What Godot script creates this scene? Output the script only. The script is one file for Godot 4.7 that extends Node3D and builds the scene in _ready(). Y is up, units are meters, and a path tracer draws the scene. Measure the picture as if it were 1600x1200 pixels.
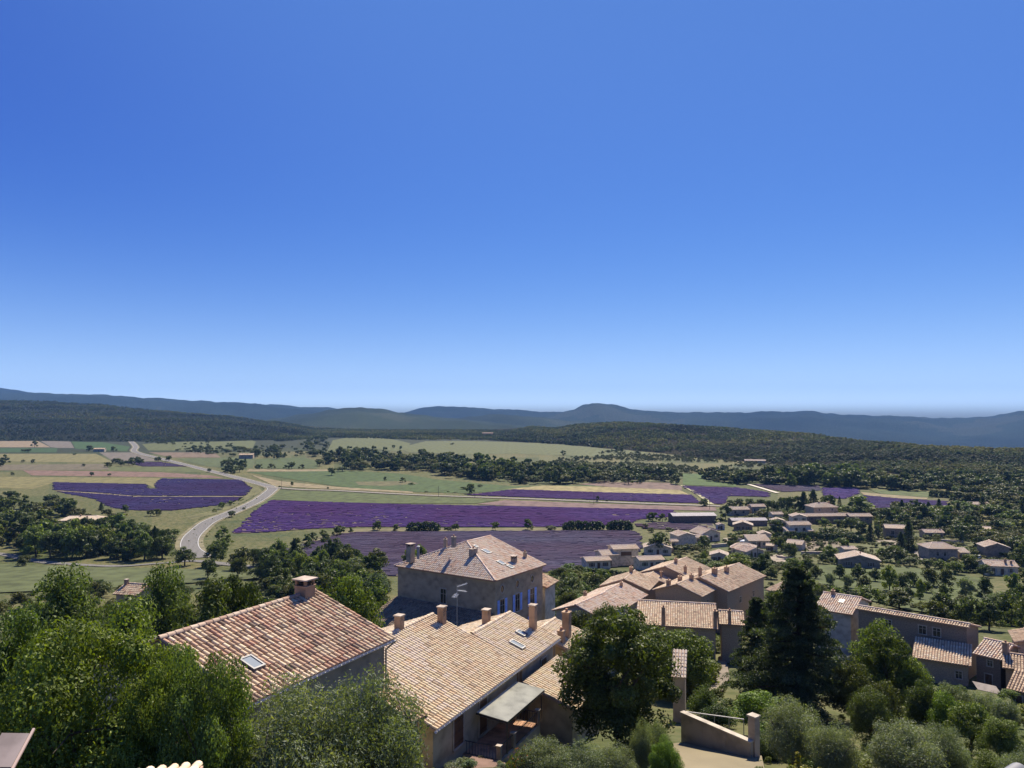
extends Node3D

const F := 1200.0      # focal length of the photograph in its own pixels
const EYE := 63.0      # height of the camera over the valley floor
const PITCH := 0.033321
const AT := Vector3(0, 63, 0)

var rng := RandomNumberGenerator.new()
var ground_noise := FastNoiseLite.new()
var tone_noise := FastNoiseLite.new()
var used := {}
var M := {}
var protos := {}
var layer := 0.0
var tile_meshes: Array = []
var footprints: Array = []

# ------------------------------------------------------------------ small mesh builder
class MB:
	var v := PackedVector3Array()
	var c := PackedColorArray()
	var n := PackedVector3Array()
	var smooth := false
	func tri(p: Vector3, q: Vector3, r: Vector3, k: Color) -> void:
		v.append(p); v.append(q); v.append(r)
		c.append(k); c.append(k); c.append(k)
		if smooth:
			var m := (r - p).cross(q - p).normalized()
			n.append(m); n.append(m); n.append(m)
	func quad(p: Vector3, q: Vector3, r: Vector3, s: Vector3, k: Color) -> void:
		tri(p, q, r, k); tri(p, r, s, k)
	func quad_n(p: Vector3, q: Vector3, r: Vector3, s: Vector3, np: Vector3, nq: Vector3, nr: Vector3, ns: Vector3, k: Color) -> void:
		if (r - p).cross(q - p).dot(np) < 0.0 or (s - p).cross(r - p).dot(np) < 0.0:      # wind it so that it faces its normals
			v.append_array(PackedVector3Array([p, s, r, p, r, q]))
			n.append_array(PackedVector3Array([np, ns, nr, np, nr, nq]))
		else:
			v.append_array(PackedVector3Array([p, q, r, p, r, s]))
			n.append_array(PackedVector3Array([np, nq, nr, np, nr, ns]))
		c.append_array(PackedColorArray([k, k, k, k, k, k]))
	# box by centre, size and basis
	func box(o: Vector3, s: Vector3, k: Color, b := Basis()) -> void:
		var x := b.x * s.x * 0.5
		var y := b.y * s.y * 0.5
		var z := b.z * s.z * 0.5
		quad(o - x - y + z, o - x + y + z, o + x + y + z, o + x - y + z, k)
		quad(o + x - y - z, o + x + y - z, o - x + y - z, o - x - y - z, k)
		quad(o - x - y - z, o - x + y - z, o - x + y + z, o - x - y + z, k)
		quad(o + x - y + z, o + x + y + z, o + x + y - z, o + x - y - z, k)
		quad(o - x + y + z, o - x + y - z, o + x + y - z, o + x + y + z, k)
		quad(o - x - y - z, o - x - y + z, o + x - y + z, o + x - y - z, k)
	func bar(p: Vector3, q: Vector3, w: float, h: float, k: Color) -> void:
		var d := q - p
		if d.length() < 0.001:
			return
		var z := d.normalized()
		var x := (Vector3.UP if absf(z.y) < 0.95 else Vector3.RIGHT).cross(z).normalized()
		box((p + q) * 0.5, Vector3(w, h, d.length()), k, Basis(x, z.cross(x), z))
	func tube(p: Vector3, q: Vector3, rp: float, rq: float, sides: int, k: Color) -> void:
		var z := (q - p).normalized()
		var x := (Vector3.UP if absf(z.y) < 0.9 else Vector3.RIGHT).cross(z).normalized()
		var y := z.cross(x)
		for i in sides:
			var a := TAU * i / sides
			var b := TAU * (i + 1) / sides
			var da := x * cos(a) + y * sin(a)
			var db := x * cos(b) + y * sin(b)
			if smooth:
				quad_n(p + da * rp, p + db * rp, q + db * rq, q + da * rq, da, db, db, da, k)
			else:
				quad(p + da * rp, p + db * rp, q + db * rq, q + da * rq, k)
			tri(q, q + da * rq, q + db * rq, k)
	func slab(p: Vector3, q: Vector3, r: Vector3, s: Vector3, t: Vector3, k: Color) -> void:   # top polygon and thickness vector
		quad(p, q, r, s, k); quad(p + t, q + t, r + t, s + t, k)
		quad(p, q, q + t, p + t, k); quad(q, r, r + t, q + t, k); quad(r, s, s + t, r + t, k); quad(s, p, p + t, s + t, k)
	func mesh(m: Material) -> ArrayMesh:
		var a := []
		a.resize(Mesh.ARRAY_MAX)
		a[Mesh.ARRAY_VERTEX] = v
		a[Mesh.ARRAY_COLOR] = c
		if smooth:
			a[Mesh.ARRAY_NORMAL] = n
		var am := ArrayMesh.new()
		am.add_surface_from_arrays(Mesh.PRIMITIVE_TRIANGLES, a)
		am.surface_set_material(0, m)
		return am

# ------------------------------------------------------------------ measuring the photograph
func ray(u: float, v: float) -> Vector3:            # direction of a sight line, one metre deep
	var a := (u - 800.0) / F
	var b := (600.0 - v) / F
	var d := Vector3(a, b * cos(PITCH) + sin(PITCH), b * sin(PITCH) - cos(PITCH))
	return d / -d.z

func at_depth(u: float, v: float, depth: float) -> Vector3:
	return AT + ray(u, v) * depth

func at_height(u: float, v: float, y: float) -> Vector3:
	var d := ray(u, v)
	return AT + d * ((y - EYE) / d.y)

func on_ground(u: float, v: float) -> Vector3:
	var d := ray(u, v)
	var t := 6.0
	while t < 9000.0:
		var p := AT + d * t
		if p.y < gh(p.x, p.z):
			break
		t *= 1.01
	var lo := t / 1.011
	for i in 14:
		var mid := (lo + t) * 0.5
		var p := AT + d * mid
		if p.y < gh(p.x, p.z):
			t = mid
		else:
			lo = mid
	var q := AT + d * t
	return Vector3(q.x, gh(q.x, q.z), q.z)

func spot(u: float, depth: float) -> Vector3:       # ground below image column u at a depth
	var x := (u - 800.0) / F * depth
	return Vector3(x, gh(x, -depth), -depth)

const DROP := [[0, 2.0], [5, 8.0], [15, 13.0], [25, 15.7], [40, 19.0], [50, 22.3], [70, 28.0], [90, 32.3], [120, 37.5], [180, 46.2], [250, 54.3], [320, 59.4], [420, 63.0], [100000, 63.0]]

func gh(x: float, z: float) -> float:
	var s := maxf(0.0, -z)
	var r := sqrt(s * s + 0.5 * x * x)
	var drop := 63.0
	if r < 420.0:
		for i in DROP.size() - 1:
			if r <= DROP[i + 1][0]:
				var t: float = (r - DROP[i][0]) / (DROP[i + 1][0] - DROP[i][0])
				drop = lerpf(DROP[i][1], DROP[i + 1][1], t)
				break
		drop += ground_noise.get_noise_2d(x, z) * 0.9 * smoothstep(20, 60, r) * (1.0 - smoothstep(250, 400, r))
	var y := EYE - drop
	if r > 1000.0:
		var u := 800.0 + F * x / maxf(s, 1.0)
		var start := lerpf(1950.0, 1150.0, smoothstep(950.0, 1250.0, u))
		y -= minf(maxf(0.0, r - start) * 0.085, 215.0)
	return y

# ------------------------------------------------------------------ naming
func numbered(called: String) -> String:
	var k: int = used.get(called, 0)
	used[called] = k + 1
	return called if k == 0 else "%s_%03d" % [called, k]

func tag(o: Node, label: String, category := "", group := "", kind := "") -> Node:
	o.set_meta("label", label)
	if category: o.set_meta("category", category)
	if group: o.set_meta("group", group)
	if kind: o.set_meta("kind", kind)
	return o

func thing(called: String, label: String, category: String, where: Vector3, b := Basis(), group := "") -> Node3D:
	var o := Node3D.new()
	o.name = numbered(called)
	add_child(o)
	o.transform = Transform3D(b, where)
	tag(o, label, category, group)
	return o

func part(parent: Node, called: String, mb: MB, mat: Material) -> MeshInstance3D:
	var o := MeshInstance3D.new()
	o.name = called
	o.mesh = mb.mesh(mat)
	parent.add_child(o, true)
	return o

func setting(called: String, label: String, mb: MB, mat: Material, kind := "structure") -> MeshInstance3D:
	var o := MeshInstance3D.new()
	o.name = numbered(called)
	o.mesh = mb.mesh(mat)
	add_child(o)
	tag(o, label, "", "", kind)
	return o

# ------------------------------------------------------------------ materials
func noise_tex(freq: float, octaves: int, sd: int, cols: Array, offs: Array, size := 512, kind := FastNoiseLite.TYPE_SIMPLEX_SMOOTH) -> NoiseTexture2D:
	var f := FastNoiseLite.new()
	f.noise_type = kind
	f.frequency = freq
	f.fractal_octaves = octaves
	f.seed = sd
	var t := NoiseTexture2D.new()
	t.width = size
	t.height = size
	t.seamless = true
	t.noise = f
	if cols.size():
		var g := Gradient.new()
		g.offsets = PackedFloat32Array(offs)
		g.colors = PackedColorArray(cols)
		t.color_ramp = g
	return t

func mat(called: String, rough := 0.9, spec := 0.25) -> StandardMaterial3D:
	var m := StandardMaterial3D.new()
	m.resource_name = called
	m.vertex_color_use_as_albedo = true
	m.roughness = rough
	m.metallic_specular = spec
	M[called] = m
	return m

func world_tex(m: StandardMaterial3D, t: Texture2D, metres: float, bump: Texture2D = null, cm := 0.0) -> void:
	m.albedo_texture = t
	m.uv1_triplanar = true
	m.uv1_world_triplanar = true
	m.uv1_scale = Vector3.ONE / metres
	if bump:
		m.heightmap_enabled = true
		m.heightmap_texture = bump
		m.heightmap_scale = cm

func grey(a: float) -> Color:
	return Color(a, a, a).linear_to_srgb()

func lin(r: float, g: float, b: float) -> Color:
	return Color(r, g, b)

func materials() -> void:
	var speckle := noise_tex(0.012, 6, 3, [grey(0.55), grey(0.8), grey(1.0)], [0.2, 0.5, 0.85])
	var blotch := noise_tex(0.02, 5, 8, [Color(0.72, 0.78, 0.55), Color(0.9, 0.9, 0.78), Color(1, 0.97, 0.88)], [0.25, 0.5, 0.8])
	var rough_bump := noise_tex(0.03, 5, 12, [], [])
	var forest_tex := noise_tex(0.05, 5, 5, [grey(0.14), grey(0.6), grey(1.0)], [0.3, 0.5, 0.75], 1024)
	var wall_tex := noise_tex(0.008, 6, 21, [grey(0.6), grey(0.86), grey(1.0)], [0.2, 0.45, 0.75])
	var stone_tex := noise_tex(0.05, 2, 9, [grey(0.45), grey(0.8), grey(1.0)], [0.1, 0.4, 0.9], 512, FastNoiseLite.TYPE_CELLULAR)
	var bark_tex := noise_tex(0.03, 4, 4, [grey(0.4), grey(1.0)], [0.3, 0.8], 256)
	world_tex(mat("ground"), blotch, 37.0, rough_bump, 30.0)
	world_tex(mat("field"), speckle, 60.0)
	world_tex(mat("road", 0.85), speckle, 9.0)
	world_tex(mat("forest_hill", 1.0, 0.1), forest_tex, 260.0, forest_tex, 900.0)
	world_tex(mat("far_hill", 1.0, 0.1), forest_tex, 420.0, forest_tex, 2500.0)
	world_tex(mat("stucco"), wall_tex, 5.5, wall_tex, 1.5)
	world_tex(mat("rubble"), stone_tex, 4.0, stone_tex, 4.0)
	world_tex(mat("tile", 0.85), noise_tex(0.03, 4, 33, [grey(0.74), grey(0.94), grey(1.0)], [0.2, 0.5, 0.8], 256), 0.9)
	world_tex(mat("bark"), bark_tex, 0.8, bark_tex, 2.0)
	mat("paint", 0.6, 0.4)
	mat("flower", 0.9, 0.1)
	mat("metal", 0.4, 0.5)
	var g := mat("glass", 0.08, 0.5)
	g.metallic = 0.0
	var w := mat("pool", 0.05, 0.5)
	w.roughness = 0.05
	# foliage in several tones
	for k in 6:
		var m := mat("leaf%d" % k, 0.55, 0.3)
		var tints := [Vector3(1, 1, 1), Vector3(0.82, 0.86, 0.85), Vector3(1.2, 1.12, 0.8), Vector3(1.05, 1.2, 0.9), Vector3(0.95, 0.85, 0.75), Vector3(0.7, 0.78, 0.8)]
		var t: Vector3 = tints[k] * 0.8
		m.albedo_color = Color(t.x, t.y, t.z).linear_to_srgb()
		m.backlight_enabled = true
		m.backlight = Color(0.86, 0.88, 0.4)

# ------------------------------------------------------------------ sheets on the ground
func sheet(mb: MB, pts: PackedVector2Array, lift: float, col: Color, edge := 6.0) -> void:
	var ix := Geometry2D.triangulate_polygon(pts)
	for i in range(0, ix.size(), 3):
		drape(mb, pts[ix[i]], pts[ix[i + 1]], pts[ix[i + 2]], lift, col, edge, 0)

func drape(mb: MB, a: Vector2, b: Vector2, c: Vector2, lift: float, col: Color, edge: float, depth: int) -> void:
	var la := (b - c).length()
	var lb := (a - c).length()
	var lc := (a - b).length()
	var far := maxf(maxf(a.length(), b.length()), c.length())
	if depth < 11 and far < 600.0 and maxf(la, maxf(lb, lc)) > edge:
		if la >= lb and la >= lc:
			var m := (b + c) * 0.5
			drape(mb, a, b, m, lift, col, edge, depth + 1); drape(mb, a, m, c, lift, col, edge, depth + 1)
		elif lb >= lc:
			var m := (a + c) * 0.5
			drape(mb, a, b, m, lift, col, edge, depth + 1); drape(mb, m, b, c, lift, col, edge, depth + 1)
		else:
			var m := (a + b) * 0.5
			drape(mb, a, m, c, lift, col, edge, depth + 1); drape(mb, m, b, c, lift, col, edge, depth + 1)
		return
	mb.tri(Vector3(a.x, gh(a.x, a.y) + lift, a.y), Vector3(b.x, gh(b.x, b.y) + lift, b.y), Vector3(c.x, gh(c.x, c.y) + lift, c.y), col)

func outline(px: Array) -> PackedVector2Array:
	var out := PackedVector2Array()
	for i in range(0, px.size(), 2):
		var g := on_ground(px[i], px[i + 1])
		out.append(Vector2(g.x, g.z))
	return out

func field(called: String, label: String, px: Array, col: Color) -> PackedVector2Array:
	layer += 0.006
	var mb := MB.new()
	var o := outline(px)
	sheet(mb, o, 0.06 + layer, Color(col.r * 0.5, col.g * 0.5, col.b * 0.49))
	setting(called, label, mb, M.field)
	return o

func lavender(label: String, px: Array, soil: Color, bloom: Color, angle: float, gap: float, bare := 0.06, thin := Vector3.ZERO) -> void:
	var o := field("lavender_field", label, px, soil)
	var base: Node = get_child(get_child_count() - 1)
	var mb := MB.new()
	var lo := Vector2(1e9, 1e9)
	var hi := Vector2(-1e9, -1e9)
	var d := Vector2(cos(angle), sin(angle))
	var e := Vector2(-d.y, d.x)
	for p in o:
		var q := Vector2(p.dot(d), p.dot(e))
		lo = lo.min(q)
		hi = hi.max(q)
	var y := lo.y + 0.5
	while y < hi.y:
		var step := rng.randf_range(2.4, 4.0)
		var x := lo.x
		while x < hi.x:
			var p := d * (x + step * 0.5) + e * y
			if Geometry2D.is_point_in_polygon(p, o):
				var nz := tone_noise.get_noise_2d(p.x, p.y)
				var miss := bare * (1.0 + 2.4 * maxf(0.0, nz * 2.0))
				if thin.z > 0.0:
					miss += 0.26 * clampf(1.3 - p.distance_to(Vector2(thin.x, thin.y)) / thin.z, 0.0, 1.0)
				if rng.randf() < miss * 0.18:         # weeds and dry stalks in the gaps
					var wa := d * x + e * y
					var wb := d * (x + step * 0.3) + e * y
					var wg := gh(p.x, p.y) + 0.08 + layer
					var ws := Vector3(e.x, 0, e.y) * gap * 0.3
					var wk := lin(0.22, 0.18, 0.13) * rng.randf_range(0.7, 1.2)
					mb.quad(Vector3(wa.x, wg, wa.y) - ws, Vector3(wa.x, wg + 0.3, wa.y), Vector3(wb.x, wg + 0.3, wb.y), Vector3(wb.x, wg, wb.y) - ws, wk)
					mb.quad(Vector3(wa.x, wg + 0.3, wa.y), Vector3(wa.x, wg, wa.y) + ws, Vector3(wb.x, wg, wb.y) + ws, Vector3(wb.x, wg + 0.3, wb.y), wk)
				elif rng.randf() > miss * 0.7:
					var g := gh(p.x, p.y) + 0.05 + layer
					var h := rng.randf_range(0.3, 0.42)
					var w := gap * rng.randf_range(0.49, 0.57)
					var off := rng.randf_range(-0.22, 0.22) * gap
					var a := d * x + e * (y + off)
					var b := d * (x + step) + e * (y + off)
					var k := bloom * 0.83 * (0.88 + 0.24 * rng.randf() + 0.3 * nz)
					k.r *= 1.0 - nz * 0.25
					var aw := Vector3(a.x, g, a.y)
					var bw := Vector3(b.x, g, b.y)
					var s := Vector3(e.x, 0, e.y) * w
					var up := Vector3(0, h, 0)
					var th := s * 0.55
					mb.quad(aw - s, aw - th + up, bw - th + up, bw - s, k)
					mb.quad(aw - th + up, aw + th + up, bw + th + up, bw - th + up, k * 1.06)
					mb.quad(aw + th + up, aw + s, bw + s, bw + th + up, k)
			x += step
		y += gap * rng.randf_range(0.75, 1.25)
	var rows := part(base, "lavender_rows", mb, M.flower)
	rows.set_meta("kind", "stuff")

func path_points(px: Array, per := 8) -> Array:
	var ctrl := []
	for i in range(0, px.size(), 2):
		ctrl.append(on_ground(px[i], px[i + 1]))
	var out := []
	for i in ctrl.size() - 1:
		var a: Vector3 = ctrl[maxi(i - 1, 0)]
		var b: Vector3 = ctrl[i]
		var c: Vector3 = ctrl[i + 1]
		var d: Vector3 = ctrl[mini(i + 2, ctrl.size() - 1)]
		for k in per:
			out.append(b.cubic_interpolate(c, a, d, float(k) / per))
	out.append(ctrl[-1])
	return out

func ribbon(mb: MB, pts: Array, off: float, w: float, lift: float, col: Color) -> void:
	var prev_l := Vector3.ZERO
	var prev_r := Vector3.ZERO
	for i in pts.size():
		var t: Vector3 = (pts[mini(i + 1, pts.size() - 1)] - pts[maxi(i - 1, 0)])
		t.y = 0
		t = t.normalized()
		var s := Vector3(-t.z, 0, t.x)
		var l: Vector3 = pts[i] + s * (off - w * 0.5)
		var r: Vector3 = pts[i] + s * (off + w * 0.5)
		l.y = gh(l.x, l.z) + lift
		r.y = gh(r.x, r.z) + lift
		if i > 0:
			mb.quad(prev_l, l, r, prev_r, col)
		prev_l = l
		prev_r = r

func road(called: String, label: String, px: Array, w: float, col: Color, lines: bool, lift := 0.30) -> void:
	var pts := path_points(px)
	var mb := MB.new()
	ribbon(mb, pts, 0, w, lift, col)
	var o := setting(called, label, mb, M.road)
	if lines:
		var lm := MB.new()
		for s in [-1, 1]:
			ribbon(lm, pts, s * (w * 0.5 - 0.35), 0.2, lift + 0.012, lin(0.5, 0.5, 0.48))
		part(o, "edge_line", lm, M.paint)
	else:
		return
	var vm := MB.new()
	for s in [-1, 1]:
		ribbon(vm, pts, s * (w * 0.5 + 0.9), 2.0, lift - 0.04, lin(0.19, 0.17, 0.10))
	part(o, "verge", vm, M.field)

# ------------------------------------------------------------------ hills beyond the plain
func hill_at(cols: Array, u: float) -> Array:          # [base row, top row, depth of the crest] at image column u
	var i := 0
	while i < cols.size() - 2 and cols[i + 1][0] < u:
		i += 1
	var a: Array = cols[i]
	var b: Array = cols[i + 1]
	var t := clampf((u - a[0]) / (b[0] - a[0]), 0, 1)
	t = lerpf(t, t * t * (3 - 2 * t), 0.6)
	return [lerpf(a[1], b[1], t), lerpf(a[2], b[2], t), lerpf(a[3], b[3], t)]

func hill_point(cols: Array, u: float, t: float, gully: float, plain_base: float, foot := 0.0) -> Vector3:
	var h := hill_at(cols, u)
	var base: float = plain_base if plain_base > 0 else EYE * F / (h[0] - 640.0)
	var top: float = maxf(h[2], base * 1.08)
	var d := lerpf(base, top, t)
	var crest: float = EYE - top * (h[1] - 640.0) / F
	var k := sin(minf(t, 1.0) * PI * 0.5)
	k = lerpf(t, k, 0.75) if t <= 1.0 else 1.0 - 0.55 * (t - 1.0)
	var x: float = (u - 800.0) / F * d
	var y: float = lerpf(foot, crest, k)
	y += gully * ground_noise.get_noise_2d(x * 0.06 + 500, d * 0.06) * sin(clampf(t, 0, 1) * PI) 
	y += gully * 0.35 * ground_noise.get_noise_2d(x * 0.2, d * 0.2 + 900) * clampf(t, 0, 1)
	return Vector3(x, maxf(y, -1.0) if t < 1.02 and foot == 0.0 else y, -d)

func hill(called: String, label: String, cols: Array, m: Material, col: Color, gully: float, plain_base := 0.0, nu := 150, nt := 26, foot := 0.0) -> void:
	var mb := MB.new()
	mb.smooth = true
	var u0: float = cols[0][0]
	var u1: float = cols[-1][0]
	var grid := []
	for i in nu + 1:
		var row := PackedVector3Array()
		for j in nt + 1:
			row.append(hill_point(cols, lerpf(u0, u1, float(i) / nu), 1.5 * j / nt, gully, plain_base, foot))
		grid.append(row)
	for i in nu:
		for j in nt:
			var q := []
			for o in [[0, 0], [0, 1], [1, 1], [1, 0]]:
				var a: int = i + o[0]
				var b: int = j + o[1]
				var du: Vector3 = grid[mini(a + 1, nu)][b] - grid[maxi(a - 1, 0)][b]
				var dt: Vector3 = grid[a][mini(b + 1, nt)] - grid[a][maxi(b - 1, 0)]
				q.append(du.cross(dt).normalized())
			var nz := tone_noise.get_noise_2d(grid[i][j].x * 0.05, grid[i][j].z * 0.05)
			var k: Color = col * (1.0 + 0.7 * nz)
			if nz > 0.42: k = k.lerp(lin(0.15, 0.15, 0.10), 0.35)
			mb.quad_n(grid[i][j], grid[i][j + 1], grid[i + 1][j + 1], grid[i + 1][j], q[0], q[1], q[2], q[3], k)
	setting(called, label, mb, m)

func scatter(called: String, label: String, mesh: Mesh, where: Array, tints: Array) -> void:   # uncountable far trees
	var mm := MultiMesh.new()
	mm.transform_format = MultiMesh.TRANSFORM_3D
	mm.use_colors = true
	mm.mesh = mesh
	mm.instance_count = where.size()
	for i in where.size():
		mm.set_instance_transform(i, where[i])
		mm.set_instance_color(i, tints[i])
	var o := MultiMeshInstance3D.new()
	o.name = numbered(called)
	o.multimesh = mm
	add_child(o)
	tag(o, label, "", "", "stuff")

# ------------------------------------------------------------------ trees
const LEAVES := {"near": 30000, "mid": 13000, "far": 2400, "veryfar": 900, "tiny": 150}
const LEAF := {"near": 0.15, "mid": 0.2, "far": 0.46, "veryfar": 0.68, "tiny": 1.7}
const BLOBS := {"near": 120, "mid": 70, "far": 34, "veryfar": 16, "tiny": 8}

func rdir(r: RandomNumberGenerator) -> Vector3:
	var y := r.randf_range(-1, 1)
	var a := r.randf() * TAU
	var s := sqrt(1 - y * y)
	return Vector3(cos(a) * s, y, sin(a) * s)

# every proto is 8 m tall and 7 m wide; copies are scaled
func crown_mesh(kind: String, lod: String, sd: int, m: Material) -> ArrayMesh:
	var r := RandomNumberGenerator.new()
	r.seed = sd
	var total: int = LEAVES[lod]
	var ls: float = LEAF[lod]
	var slim := 0.62
	var base := lin(0.072, 0.094, 0.034)
	match kind:
		"olive": base = lin(0.165, 0.195, 0.12); slim = 0.34; total = int(total * 1.5)
		"bright": base = lin(0.108, 0.145, 0.036)
		"cypress": base = lin(0.034, 0.05, 0.022); slim = 0.4
		"cedar": base = lin(0.05, 0.068, 0.034); slim = 0.34; total = int(total * 2.3)
		"shrub": base = lin(0.07, 0.1, 0.03)
		"hedge": base = lin(0.032, 0.052, 0.018)
		"bigleaf": base = lin(0.098, 0.140, 0.040); slim = 0.62; total = int(total * 2.0); ls *= 0.72
		"grass": base = lin(0.16, 0.17, 0.07); slim = 0.16
		"maple": base = lin(0.068, 0.09, 0.025); total = int(total * 1.55)
	var v := PackedVector3Array()
	var c := PackedColorArray()
	v.resize(total * 6)
	c.resize(total * 6)
	var blobs := []
	var count: int = BLOBS[lod]
	var low := 0.0
	for i in count:
		var d := rdir(r)
		match kind:
			"shrub":
				d.y = absf(d.y)
				var q := d * Vector3(2.5, 5.2, 2.5) * r.randf_range(0.3, 0.9)
				blobs.append([q + Vector3(0, 0.7, 0), r.randf_range(0.75, 1.35), r.randf_range(0.75, 1.25)])
			"olive":
				var q := d * Vector3(2.7, 2.9, 2.7) * r.randf_range(0.35, 0.95)
				blobs.append([q + Vector3(0, 4.5, 0), r.randf_range(0.55, 1.15), r.randf_range(0.75, 1.2)])
			"maple", "bigleaf":
				var q := d * Vector3(2.8, 3.4, 2.8) * pow(r.randf_range(0.08, 1.0), 0.45)
				blobs.append([q + Vector3(0, 4.0, 0), r.randf_range(0.45, 0.95), r.randf_range(0.8, 1.25)])
			_:
				if d.y < -0.75: d.y = -d.y
				var q := d * Vector3(2.75, 3.05, 2.75) * pow(r.randf_range(0.1, 1.0), 0.5)
				q.x *= 1.0 - 0.12 * q.y / 3.0
				q.z *= 1.0 - 0.12 * q.y / 3.0
				blobs.append([q + Vector3(0, 4.15, 0), r.randf_range(0.6, 1.2), r.randf_range(0.78, 1.22)])
	var at := 0
	var phase := r.randf() * TAU
	for i in total:
		var p: Vector3
		var n: Vector3
		var tone := 1.0
		if kind == "cypress":
			var t := pow(r.randf(), 0.85)
			var a := r.randf() * TAU
			var rad := 3.3 * pow(sin(PI * pow(clampf(t * 0.97 + 0.03, 0, 1), 0.62)), 0.75) * r.randf_range(0.7, 1.05) * (1.0 + 0.16 * sin(a * 3 + t * 14 + phase))
			p = Vector3(cos(a) * rad, 0.15 + t * 7.85, sin(a) * rad)
			n = Vector3(cos(a), 0.25, sin(a)) + rdir(r) * 0.6
			tone = 0.8 + 0.4 * (0.5 + 0.5 * sin(a * 5 + t * 23))
		elif kind == "cedar":
			var tier := int(pow(r.randf(), 1.35) * 21.0)
			var ty := tier / 21.0
			var nb := 5 + (tier * 7) % 4
			var bi := r.randi() % nb
			var hsh := float((tier * 37 + bi * 91 + sd * 13) % 17) / 17.0
			var a := TAU * bi / nb + tier * 2.4 + phase + hsh * 0.6
			var reach := 3.5 * pow(1.0 - ty, 0.72) * (0.62 + 0.5 * hsh) + 0.12
			var s := sqrt(r.randf())
			var spread := r.randf_range(-1, 1) * (0.16 + 0.22 * s) * (0.4 + reach * 0.32)
			var out := Vector3(cos(a), 0, sin(a))
			var side := Vector3(-sin(a), 0, cos(a))
			p = out * reach * s + side * spread * 1.5 + Vector3(0, 0.85 + ty * 7.0 + hsh * 0.3 + 0.35 * s - 0.5 * s * s * s * (1 - ty) - absf(spread) * 0.25 + r.randf_range(-0.12, 0.1), 0)
			n = Vector3.UP * 0.6 + rdir(r) * 0.8
			tone = 0.75 + 0.5 * hsh
		elif kind == "hedge":
			var face := r.randf()
			p = Vector3(r.randf_range(-3.5, 3.5), r.randf_range(0.0, 8.0), r.randf_range(-3.5, 3.5))
			if face < 0.4: p.y = 8.0
			elif face < 0.7: p.z = 3.5 if r.randf() < 0.5 else -3.5
			elif face < 0.9: p.x = 3.5 if r.randf() < 0.5 else -3.5
			n = p - Vector3(0, 4, 0)
			n = n.normalized() + rdir(r) * 0.8
			p += rdir(r) * 0.3
			tone = 0.8 + 0.4 * r.randf()
		else:
			var b: Array = blobs[r.randi() % count]
			var d := rdir(r)
			d = (d + Vector3(0, 0.22, 0)).normalized()
			var o: Vector3 = b[0]
			p = o + d * Vector3(1, 0.82, 1) * b[1] * r.randf_range(0.62, 1.1)
			if p.y < 0.05: p.y = 0.05 + r.randf() * 0.3
			n = d + rdir(r) * (0.75 if kind != "olive" else 1.1)
			tone = b[2]
			if kind == "olive" and d.y > 0.3 and r.randf() < 0.25:
				p += Vector3(d.x * 0.2, 0.4, d.z * 0.2) * r.randf()
		n = n.normalized()
		var t0 := n.cross(rdir(r)).normalized()
		if kind == "grass" or kind == "cypress":
			t0 = (Vector3.UP + rdir(r) * 0.5).normalized()
		var b0 := n.cross(t0)
		var s0 := ls * r.randf_range(0.65, 1.3)
		t0 *= s0 * 0.62
		b0 *= s0 * slim * 0.5
		var k := base * (tone * r.randf_range(0.68, 1.32) * 1.4)
		if r.randf() < 0.06:
			k = Color(k.r * 1.7, k.g * 1.5, k.b * 1.3)
		v[at] = p - t0; v[at + 1] = p + b0; v[at + 2] = p + t0
		v[at + 3] = p - t0; v[at + 4] = p + t0; v[at + 5] = p - b0
		for j in 6:
			c[at + j] = k
		at += 6
	var a := []
	a.resize(Mesh.ARRAY_MAX)
	a[Mesh.ARRAY_VERTEX] = v
	a[Mesh.ARRAY_COLOR] = c
	var am := ArrayMesh.new()
	am.add_surface_from_arrays(Mesh.PRIMITIVE_TRIANGLES, a)
	am.surface_set_material(0, m)
	return am

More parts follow.
